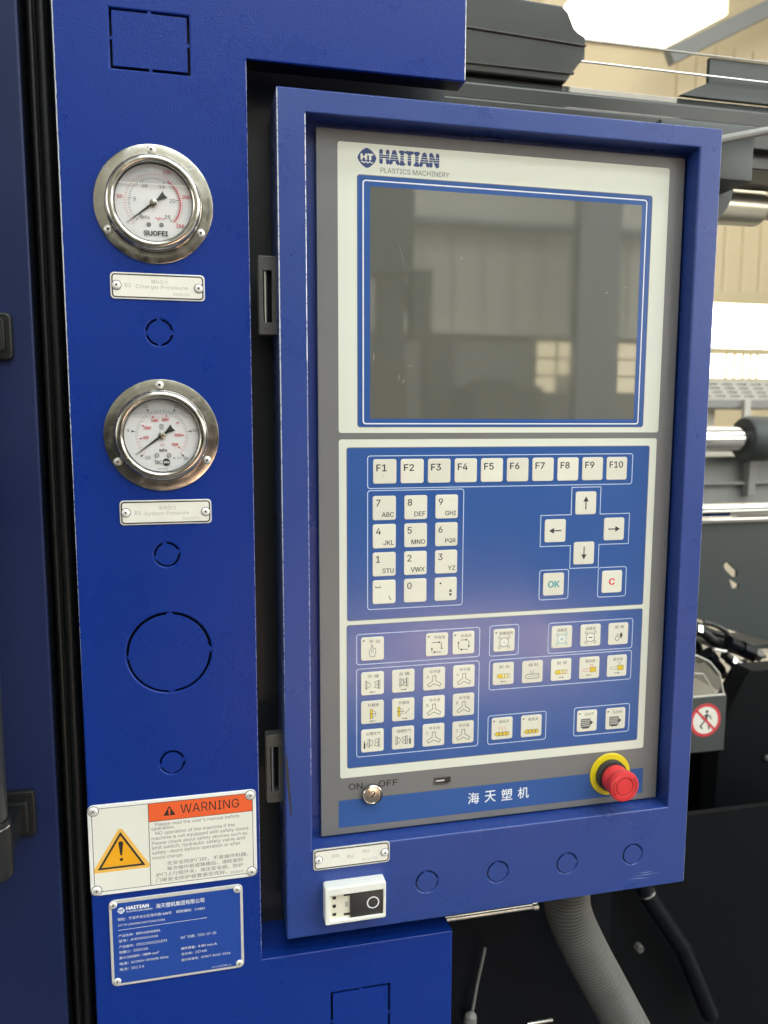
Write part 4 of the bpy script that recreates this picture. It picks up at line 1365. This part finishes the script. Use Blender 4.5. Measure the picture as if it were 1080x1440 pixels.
kx, kz = 123.0, -293.4
ks = thing('key_switch', 'round brass-toned key lock between the words ON and OFF', 'key switch', (kx, OY, kz))
b = MB(); b.lathe(kx, kz, OY, [(8.1, 0), (8.2, 2.6), (7.9, 3.6), (7.3, 4.1), (6.6, 3.9), (6.4, 3.2)], 48)
mk('collar', b, 'steel', ks)
b = MB(); b.lathe(kx, kz, OY, [(6.5, 3.3), (3.6, 3.5), (3.4, 3.9), (0.001, 4.0)], 40)
cy = mk('cylinder_plug', b, 'steel', ks)
b = MB(); b.flat(line([(kx - 1.7, kz - 1.7), (kx + 1.7, kz + 1.7)], 1.0), OY - 4.08); b.flat(circ(kx - 2.8, kz + 3.2, 0.5, 10), OY - 3.7)
mk('keyhole', b, 'ink', cy, smooth=False)

sx0, sx1, sz0, sz1 = 81.6, 128.8, -382.3, -352.8
sw = thing('rocker_switch', 'white box-shaped power switch with a black slider marked with a circle', 'power switch', ((sx0 + sx1) / 2, FY, sz0))
b = MB(); b.plate([rr(sx0, sz0, sx1, sz1, 1.6), rect(sx0 + 4.0, sz0 + 3.0, sx1 - 2.2, sz1 - 6.2)], FY - 10.5, 10.5, 0.8)
mk('housing', b, 'creamwhite', sw)
b = MB(); b.box(sx0 + 4.0, sx0 + 19.5, FY - 7.5, FY, sz0 + 3.0, sz1 - 6.2)
for k, q in enumerate((0.17, 0.5, 0.83)):
    z = sz0 + 3.0 + q * (sz1 - 6.2 - sz0 - 3.0)
    if k == 1:
        b.flat(circ(sx0 + 7.4, z, 1.5, 16), FY - 7.55, 1)
    else:
        b.flat(rect(sx0 + 6.0, z - 1.2, sx0 + 8.8, z + 1.2), FY - 7.55, 1)
for q in (0.12, 0.9):
    z = sz0 + 3.0 + q * (sz1 - 6.2 - sz0 - 3.0)
    b.flat(rect(sx0 + 14.6, z - 1.0, sx0 + 19.4, z + 1.0), FY - 7.55, 1)
b.flat(rr(sx0 + 15.6, (sz0 + sz1) / 2 - 3.4, sx0 + 18.2, (sz0 + sz1) / 2 + 1.0, 0.7), FY - 7.55, 2)
mk('slide_track', b, ['cream', 'ink', 'inkgrey'], sw, smooth=False)
b = MB(); b.box(sx0 + 19.5, sx1 - 2.2, FY - 9.2, FY, sz0 + 3.0, sz1 - 6.2)
sl = mk('slider', b, 'charcoal', sw, bevel=0.4)
b = MB(); b.flat(loop(circ(sx1 - 10.0, (sz0 + sz1) / 2 - 1.7, 4.4, 40), 0.95), FY - 9.25)
mk('circle_mark', b, 'white', sl, smooth=False)

# ================================================================== DARK DOOR ON THE LEFT, WITH SEAL, HANDLE AND LATCH
dr = thing('guard_door', 'dark navy machine guard door along the left edge', 'machine door', (-250, 0, -640))
b = MB(); b.plate([rect(-420, -640, -107.0, 520)], -1.0, 3.0, 1.5, seg=3)
mk('door_sheet', b, 'navy', dr, angle=25)
b = MB(); b.box(-108.6, -107.2, 2.0, 30, -640, 520)
mk('door_return', b, 'black', dr, smooth=False)
b = MB(); b.tube([(-141.0, -44, 60), (-141.0, -44, -262)], 12.0, 24)
hn = mk('handle_bar', b, 'rubberlight', dr)
b = MB(); b.tube([(-141.0, -44, -258), (-141.0, -44, -262), (-141.0, -44, -296), (-141.0, -44, -297.5)], [13.4, 14.0, 14.0, 13.0], 24)
mk('handle_end', b, 'rubber', hn)
b = MB(); b.tube([(-141.0, -44, -261.4), (-141.0, -44, -262.4)], 14.2, 24)
mk('handle_ring', b, 'chrome', hn)
b = MB(); b.plate([rr(-150, -293, -120.5, -259.5, 3.0)], -5.5, 4.4, 1.2); b.plate([rr(-147, -288, -124.0, -264.5, 2.0)], -12, 7.0, 1.2); b.box(-150, -128, -42, -9, -284, -268)
mk('handle_bracket', b, 'rubber', dr)
b = MB(); b.plate([rr(-152, 36.5, -119.0, 67.0, 4.0)], -6.0, 5.0, 1.4); b.plate([rr(-148, 42, -123.0, 63.0, 3.0), rr(-146, 44, -125.5, 61, 2.0)], -8.5, 3.0, 0.8)
mk('latch', b, 'rubber', dr)

se = thing('door_seal', 'black rubber seal strip in the gap left of the blue column', 'door seal', (-97, 14, -640))
b = MB(); b.tube([(-95.4, 14, -640), (-95.4, 14, 520)], 3.6, 20)
mk('bulb', b, 'rubber', se)
b = MB(); b.tube([(-102.6, 17, -640), (-102.6, 17, 520)], 2.2, 16); b.tube([(-100.2, 16, -640), (-100.2, 16, 520)], 0.7, 8)
mk('lip', b, 'rubber', se)
b = MB(); b.box(-107.5, -86.5, 28, 30, -640, 520)
mk('channel', b, 'black', se, smooth=False)


# ================================================================== BEHIND: UPPER BEAM
bm_ = thing('upper_beam', 'long black glossy machine beam passing above and behind the control panel', 'machine beam', (500, 320, 340))
b = MB()
def xprism(b, prof, x0, x1, mi=0):
    n = len(prof)
    v = [(x, p[0], p[1]) for x in (x0, x1) for p in prof]
    b.add(v, [(i, (i + 1) % n, n + (i + 1) % n, n + i) for i in range(n)] + [tuple(range(n)), tuple(range(n, 2 * n))], mi)
xprism(b, [(300, 300), (300, 366), (312, 378), (380, 378), (380, 300)], 100, 1300)
mk('lower_rail', b, 'blackgloss', bm_, smooth=False, bevel=1.5)
b = MB(); xprism(b, [(285, 318), (285, 343), (288, 346), (299.5, 346), (299.5, 318)], 100, 1300)
mk('front_lip', b, 'blackgloss', bm_, smooth=False, bevel=1.0)
b = MB(); b.tube([(428, 300, 400.4), (1300, 300, 400.4)], 1.2, 12)
mk('middle_rod', b, 'chrome', bm_)
b = MB(); b.tube([(430, 304, 425.0), (1300, 304, 425.0)], 1.2, 12)
mk('upper_rod', b, 'perf', bm_)
b = MB(); b.plate([[(592, 378.5), (700, 378.5), (1300, 378.5), (1300, 424), (597, 424), (597, 396), (560, 379)]], 306, 6, 0.5)
mk('end_plate', b, 'castgrey', bm_)
hb = thing('valve_block', 'dark machine block with stepped end on top of the black beam', 'machine block', (330, 310, 378))
b = MB(); b.plate([[(150, 378.5), (412, 378.5), (428, 400), (434, 405), (434, 428), (425, 432), (420, 436), (412, 452), (404, 458), (290, 462), (150, 466)]], 302, 60, 2.0, seg=3)
mk('body', b, 'blackgloss', hb)
b = MB(); b.tube([(150, 301, 428), (434, 301, 418)], 1.2, 8); b.box(150, 420, 299.5, 302.5, 386, 388)
mk('edge_strip', b, 'rubberlight', hb)
# roof braces of the hall in front of the high window
for nm, (xa, ya, za), (xb, yb_, zb), w, lab in (('roof_brace', (8900, 9300, 6190), (6180, 9300, 4770), 100, 'sloping grey roof brace right of the high bright window'), ('roof_brace', (4200, 9300, 4900), (5700, 9300, 6550), 110, 'sloping beige roof brace left of the high bright window')):
    t = MB()
    d = Vector((xb - xa, 0, zb - za)).normalized(); nrm = Vector((-d.z, 0, d.x)) * w
    t.add([Vector(p) + q for p in ((xa, ya, za), (xb, yb_, zb)) for q in (nrm, -nrm, -nrm + Vector((0, 140, 0)), nrm + Vector((0, 140, 0)))], [(0, 1, 5, 4), (1, 2, 6, 5), (2, 3, 7, 6), (3, 0, 4, 7), (0, 1, 2, 3), (4, 5, 6, 7)])
    tag(mk(nm, t, 'columngrey' if xa > 5000 else 'clad', origin=(xa, ya, za), smooth=False), lab, 'roof brace')

# ================================================================== BEHIND, RIGHT: CASTING, TIE BAR, FAR MACHINES
ca = thing('casting', 'grey machine casting with round boss at the upper right of the panel', 'machine casting', (520, 170, 190))
b = MB(); b.box(440, 545, 150, 230, 236, 288)
mk('block', b, 'castgrey', ca, bevel=2)
b = MB(); b.lathe(512, 245, 260, [(46, 0), (46, 60), (44, 66), (0.001, 68)], 48)
mk('boss', b, 'castgrey', ca)
b = MB(); b.tube([(470, 140, 262), (512, 138, 272), (560, 140, 284), (640, 150, 280), (720, 150, 260)], 4.0, 10)
tag(mk('cable', b, 'machinegrey', origin=(560, 140, 284)), 'thin grey cable crossing the grey casting at the upper right', 'cable')
tb = thing('tie_bar', 'polished steel bar with thick end sleeve right of the screen', 'steel bar', (700, 400, 285))
b = MB(); b.tube([(480, 400, 284), (742, 400, 284), (748, 400, 284)], [24.5, 24.5, 21.5], 36)
mk('sleeve', b, 'warmsteel', tb)
b = MB(); b.tube([(740, 400, 285), (1400, 400, 285)], 15.5, 28)
mk('bar', b, 'warmsteel', tb)

pg = thing('slotted_guard', 'pale grey slotted machine guard below the bright windows', 'machine guard', (3600, 4000, 100))
sl_ = []
for r_ in range(4):
    for c_ in range(14):
        x = 3000 + c_ * 110 + r_ * 22; z = 222 - r_ * 26
        sl_.append(rr(x, z - 5, x + 78, z + 5, 4.5, 3))
b = MB(); b.plate([rect(2980, 120, 4600, 246)] + sl_, 4000, 12, 0)
mk('slotted_sheet', b, 'perf', pg, smooth=False)
b = MB(); b.box(2980, 4600, 4014, 4400, 60, 240); b.box(2960, 4620, 3990, 4420, 70, 118)
mk('cover', b, 'machinegrey', pg, smooth=False)
b = MB(); b.box(3485, 3530, 3960, 3990, -150, 120)
mk('post', b, 'perf', pg, smooth=False)
for k, (x0, x1, z0, z1, m) in enumerate(((3230, 3400, -240, 130, 'clad2'), (3410, 3470, -240, 60, 'clad'))):
    b = MB(); b.box(x0, x1, 4150 + k * 90, 4350 + k * 90, z0 - 1000, z1)
    tag(mk('machine_cabinet', b, m, origin=(x0, 4200, FL), bevel=8), ('pale box-like machine cabinet far behind the panel edge', 'narrow beige machine cabinet beside the pale one far behind')[k], 'cabinet')

fm = thing('far_machine', 'grey machine with chrome rod and dark flange far right of the keypad', 'machine', (1650, 1500, -400))
b = MB(); b.tube([(1100, 1500, -62), (1615, 1500, -62)], 37, 32)
mk('rod', b, 'chrome', fm)
b = MB(); b.tube([(1590, 1500, -62), (1600, 1500, -62), (1665, 1500, -62), (1670, 1500, -62)], [62, 68, 68, 60], 40)
b.tube([(1668, 1500, -62), (1900, 1500, -62)], 46, 32)
mk('flange', b, 'castgrey', fm)
b = MB(); b.box(1100, 2000, 1560, 1900, -290, -118); b.box(1100, 2000, 1540, 1900, -205, -196); b.box(1642, 1668, 1530, 1560, -240, -130)
mk('bed', b, 'machinegrey', fm, smooth=False, bevel=3)
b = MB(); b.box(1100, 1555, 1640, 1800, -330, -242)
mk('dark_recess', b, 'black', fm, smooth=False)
b = MB(); b.box(1560, 2000, 1600, 1800, -318, -258)
mk('blue_cover', b, 'panelblue', fm, bevel=2)
lb = thing('machine_label', 'small white label with red band on the blue cover of the far machine', 'label', (1680, 1598, -290))
b = MB(); b.plate([rect(1636, -312, 1800, -266)], 1597, 2, 0.3)
mk('sheet', b, 'signwhite', lb)
b = MB(); b.flat(rect(1664, -280, 1760, -270), 1596.9, 0); b.flat(circ(1648, -292, 7, 14), 1596.9, 1)
mk('print', b, ['red', 'greyprint'], lb, smooth=False)
gr = thing('guide_rail', 'bright polished guide rail pair above the dark trough right of the keypad', 'guide rail', (1000, 900, -230))
b = MB(); b.tube([(700, 900, -192), (1900, 900, -192)], 9.5, 20)
mk('round_rail', b, 'chrome', gr)
b = MB(); b.box(700, 1900, 880, 920, -221, -212)
mk('flat_rail', b, 'chrome', gr, bevel=1)
tr = thing('dark_trough', 'dark sloping sheet with bright slots below the guide rail', 'machine trough', (1000, 900, -450))
b = MB()
b.plate([[(700, -480), (940, -480), (940, -405), (992, -410), (1041, -434), (1120, -462), (1213, -492), (1600, -600), (1900, -600), (1900, -224), (700, -224)], [(1091, -316), (1096, -310), (1102, -310), (1126, -330), (1126, -342), (1117, -344), (1096, -326)], [(1107, -346), (1133, -360), (1131, -368), (1116, -369)], [(960, -300), (988, -331), (1017, -364), (1015, -368), (998, -371), (996, -398), (960, -398)]], 890, 8, 0.5)
mk('trough_sheet', b, 'castgrey', tr)
b = MB(); b.box(1100, 1900, 899, 1000, -512, -502); 
mk('trough_floor', b, 'castgrey', tr, smooth=False)

# machine base: big dark panel on the right and the dark recess under the panel
ba = thing('neighbour_machine', 'large near-black machine side panel at the lower right', 'machine', (900, 500, -1300))
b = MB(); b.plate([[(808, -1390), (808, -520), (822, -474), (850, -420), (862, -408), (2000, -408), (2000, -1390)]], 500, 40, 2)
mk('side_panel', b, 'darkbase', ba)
b = MB(); b.box(1012, 1020, 494, 500, -1390, -640)
mk('panel_seam', b, 'castgrey', ba, smooth=False)
for x, z in ((905, -730), (900, -560), (960, -430), (1000, -430)):
    b = MB(); b.lathe(x, z, 500, [(5.5, 0), (5.5, 3), (3.5, 4.4), (0.001, 4.6)], 14)
    mk('panel_screw', b, 'zinc', ba)
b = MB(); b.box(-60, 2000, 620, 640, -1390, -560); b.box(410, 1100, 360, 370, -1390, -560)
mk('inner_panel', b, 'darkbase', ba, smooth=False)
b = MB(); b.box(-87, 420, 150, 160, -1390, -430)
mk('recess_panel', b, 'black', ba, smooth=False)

ns = thing('prohibition_sign', 'round red no pedestrians sign on a small grey plate', 'sign', (778, 498, -478))
b = MB(); b.plate([rect(730, -532, 808.5, -442)], 488, 4, 0.4)
mk('grey_plate', b, 'castgrey', ns)
nx, nz = 772, -479
b = MB(); b.flat(circ(nx, nz, 27.5, 48), 487.7)
mk('disc', b, 'signwhite', ns, smooth=False)
b = MB(); b.flat(loop(circ(nx, nz, 25, 48), 5.0), 487.5); b.flat(line([(nx - 17, nz + 17), (nx + 17, nz - 17)], 4.0), 487.4)
mk('red_ring', b, 'red', ns, smooth=False)
b = MB()
b.flat(circ(nx + 2, nz + 14, 2.6, 16), 487.6)
for q, w in (([(nx + 2, nz + 10), (nx + 1, nz + 1)], 4.2), ([(nx + 2, nz + 9), (nx + 8, nz + 6), (nx + 10, nz + 1)], 1.9), ([(nx + 1, nz + 9), (nx - 5, nz + 5), (nx - 7, nz + 2)], 1.9), ([(nx + 1, nz + 2), (nx + 6, nz - 7), (nx + 7, nz - 16)], 2.5), ([(nx + 1, nz + 2), (nx - 5, nz - 5), (nx - 9, nz - 9), (nx - 5, nz - 14)], 2.5)):
    b.flat(line(q, w), 487.6)
mk('walking_figure', b, 'ink', ns, smooth=False)
cg = thing('clear_guard', 'rounded clear plastic guard above the no pedestrians sign', 'plastic guard', (770, 505, -440))
pr = [(700, -372), (752, -372), (776, -384), (794, -404), (804, -438)]
b = MB()
n = len(pr)
b.add([(p[0], yy, p[1]) for yy in (490, 620) for p in pr], [(i, i + 1, n + i + 1, n + i) for i in range(n - 1)])
b.add([(p[0], 490, p[1]) for p in pr] + [(700, 490, -438)], [tuple(range(n + 1))])
mk('shell', b, 'clear', cg, angle=50)
b = MB(); b.tube([(p[0], 490, p[1]) for p in pr], 1.6, 8); b.tube([(700, 489, -439.5), (806, 489, -439.5)], 1.8, 8); b.tube([(700, 489, -396), (764, 489, -402), (790, 489, -438)], 1.2, 8)
mk('rim', b, 'perf', cg)
# hoses and fittings behind the clear guard
HP = [([(780, 610, -350), (835, 600, -367), (858, 600, -384), (880, 600, -396), (910, 600, -405), (944, 600, -420)], 9.5), ([(790, 640, -340), (842, 630, -362), (872, 620, -377), (900, 620, -386), (909, 620, -400)], 6), ([(862, 570, -402), (880, 570, -418), (890, 570, -436), (894, 570, -460)], 8), ([(800, 650, -380), (850, 650, -394), (868, 650, -412), (872, 650, -440)], 7)]
HL = ['thick black hydraulic hose behind the clear plastic guard', 'upper black hydraulic hose behind the clear plastic guard', 'short black hose bending down beside the clear plastic guard', 'short black hose end furthest right near the concrete floor']
for (p, r), l in zip(HP, HL):
    h = thing('hydraulic_hose', l, 'hose', p[0], 'hydraulic hoses behind the panel')
    b = MB(); b.tube(catm(p), r, 16)
    mk('sleeve', b, 'rubber', h)
    for i in (1, len(p) - 1):
        b = MB()
        a = Vector(p[i - 1]); c = Vector(p[i]); d = (c - a).normalized()
        b.tube([c - d * 9, c - d * 1], r + 1.8, 6 if i == 1 else 16)
        mk('coupling', b, 'chrome', h)

ft = thing('hydraulic_fitting', 'cluster block of dark hydraulic fittings beside the hoses', 'fitting', (890, 590, -410))
b = MB(); b.tube([(838, 585, -402), (852, 585, -418)], 13, 6); b.tube([(852, 585, -418), (868, 585, -436)], 10, 16); b.tube([(906, 585, -398), (930, 585, -408)], 14, 6); b.tube([(880, 585, -386), (906, 585, -398)], 11, 16)
b.tube([(898, 560, -420), (898, 560, -440), (893, 560, -470)], 7, 12)
mk('body', b, 'black', ft, bevel=0.8)
for q, (p0, p1, r_) in enumerate((((930, 585, -408), (944, 585, -414), 11.5), ((868, 585, -436), (876, 585, -446), 8), ((842, 572, -392), (868, 572, -398), 3.0), ((876, 570, -410), (902, 570, -424), 4.0))):
    b = MB(); b.tube([p0, p1], r_, 6 if q < 2 else 10)
    mk('nut' if q < 2 else 'pipe_clip', b, 'alurim' if q > 1 else 'zinc', ft, bevel=0.4)
for (p, r), l in (([(905, 610, -430), (930, 610, -432), (960, 620, -428), (1000, 640, -436)], 4.0), 'thin grey hose lying over the top of the black machine side panel'), (([(840, 600, -352), (862, 596, -358), (884, 596, -372), (890, 600, -392)], 4.5), 'thin curved black hose with pale highlight above the fittings'):
    h = thing('thin_hose', l, 'hose', p[0])
    b = MB(); b.tube(catm(p), r, 12)
    mk('tube', b, 'rubberlight', h)

# ================================================================== UNDER THE PANEL
ch = thing('corrugated_hose', 'grey corrugated hose coming down from under the control panel', 'hose', (331, 78, -440))
P0 = [Vector(p) for p in ((331, 80, -400), (331, 80, -455), (336, 80, -480), (352, 80, -515), (376, 80, -560), (404, 80, -612), (440, 80, -680))]
fine = catm(P0, 60)
acc = [0.0]
for a, c in zip(fine, fine[1:]):
    acc.append(acc[-1] + (c - a).length)
pts, rad = [], []
s = 0.0; j = 0
while s < acc[-1]:
    while acc[j + 1] < s:
        j += 1
    t = (s - acc[j]) / max(acc[j + 1] - acc[j], 1e-6)
    pts.append(fine[j].lerp(fine[j + 1], t))
    rad.append(22.2 - 3.2 * (0.5 + 0.5 * math.cos(2 * pi * s / 3.3)) ** 2.0)
    s += 0.39
b = MB(); b.tube(pts, rad, 40)
mk('corrugated_tube', b, 'hose', ch, angle=80)
b = MB(); b.lathe(0, 0, 0, [(24.5, 0), (24.5, 16), (22, 18)], 40)
b.v = [(331 + v[0], 80 + v[2], -409.5 + v[1] * 1.0 + 0) for v in b.v]
mk('hose_nut', b, 'black', ch)

rl = thing('support_rod', 'bright thin steel rod under the lower edge of the control panel', 'rod', (250, 60, -450))
b = MB(); b.tube([(150, 62, -450.5), (288, 62, -450.5)], 2.2, 14); b.tube([(288, 62, -450.5), (293, 62, -450.5)], 3.4, 14)
mk('rod', b, 'chrome', rl)
rl2 = thing('lower_rod', 'second bright rod low under the control panel beside the grey hose', 'rod', (300, 120, -590))
b = MB(); b.tube([(215, 120, -628), (296, 120, -629)], 2.0, 12); b.tube([(312, 120, -622), (340, 120, -622)], 2.0, 12)
mk('rod', b, 'chrome', rl2)
hw_ = thing('hanging_wire', 'thin wire with a small round weight hanging under the panel', 'wire', (285, 140, -560))
b = MB(); b.tube([(272, 140, -545), (264, 140, -585), (259, 140, -617)], 1.5, 10)
mk('wire', b, 'machinegrey', hw_)
b = MB(); b.tube([(259, 140, -614), (258, 140, -618), (257, 140, -628), (256, 140, -636)], [2, 6, 7, 3], 16)
mk('weight', b, 'machinegrey', hw_)
# bolts and clamp rings in the dark lower right
bl = [(518, -562, 300, 'upper'), (516, -608, 300, 'middle'), (562, -716, 300, 'lower')]
for k, (x, z, yy, l) in enumerate(bl):
    t = thing('hex_bolt', '%s steel bolt in the dark recess right of the corrugated hose' % l, 'bolt', (x, yy, z), 'bolts in the dark recess')
    b = MB(); b.lathe(x, z, yy + 20, [(6, 0), (6, 8), (5, 9.5), (0.001, 9.5)], 6)
    mk('head', b, 'zinc', t)
cr = thing('pipe_clamp', 'dark pipe with shiny clamp rings in the recess at lower right', 'pipe', (560, 320, -600))
b = MB(); b.tube([(515, 330, -540), (545, 330, -580), (580, 330, -650), (640, 330, -740), (690, 330, -850)], 12, 24)
mk('pipe', b, 'black', cr)
for (x, z, tx, tz) in ((535, -565, 0.6, -0.8), (560, -608, 0.5, -0.86), (578, -645, 0.45, -0.9)):
    b = MB(); d = Vector((tx, 0, tz)).normalized()
    b.tube([Vector((x, 330, z)) - d * 2, Vector((x, 330, z)) + d * 1.2], 13.4, 28)
    mk('clamp_ring', b, 'chrome', cr)
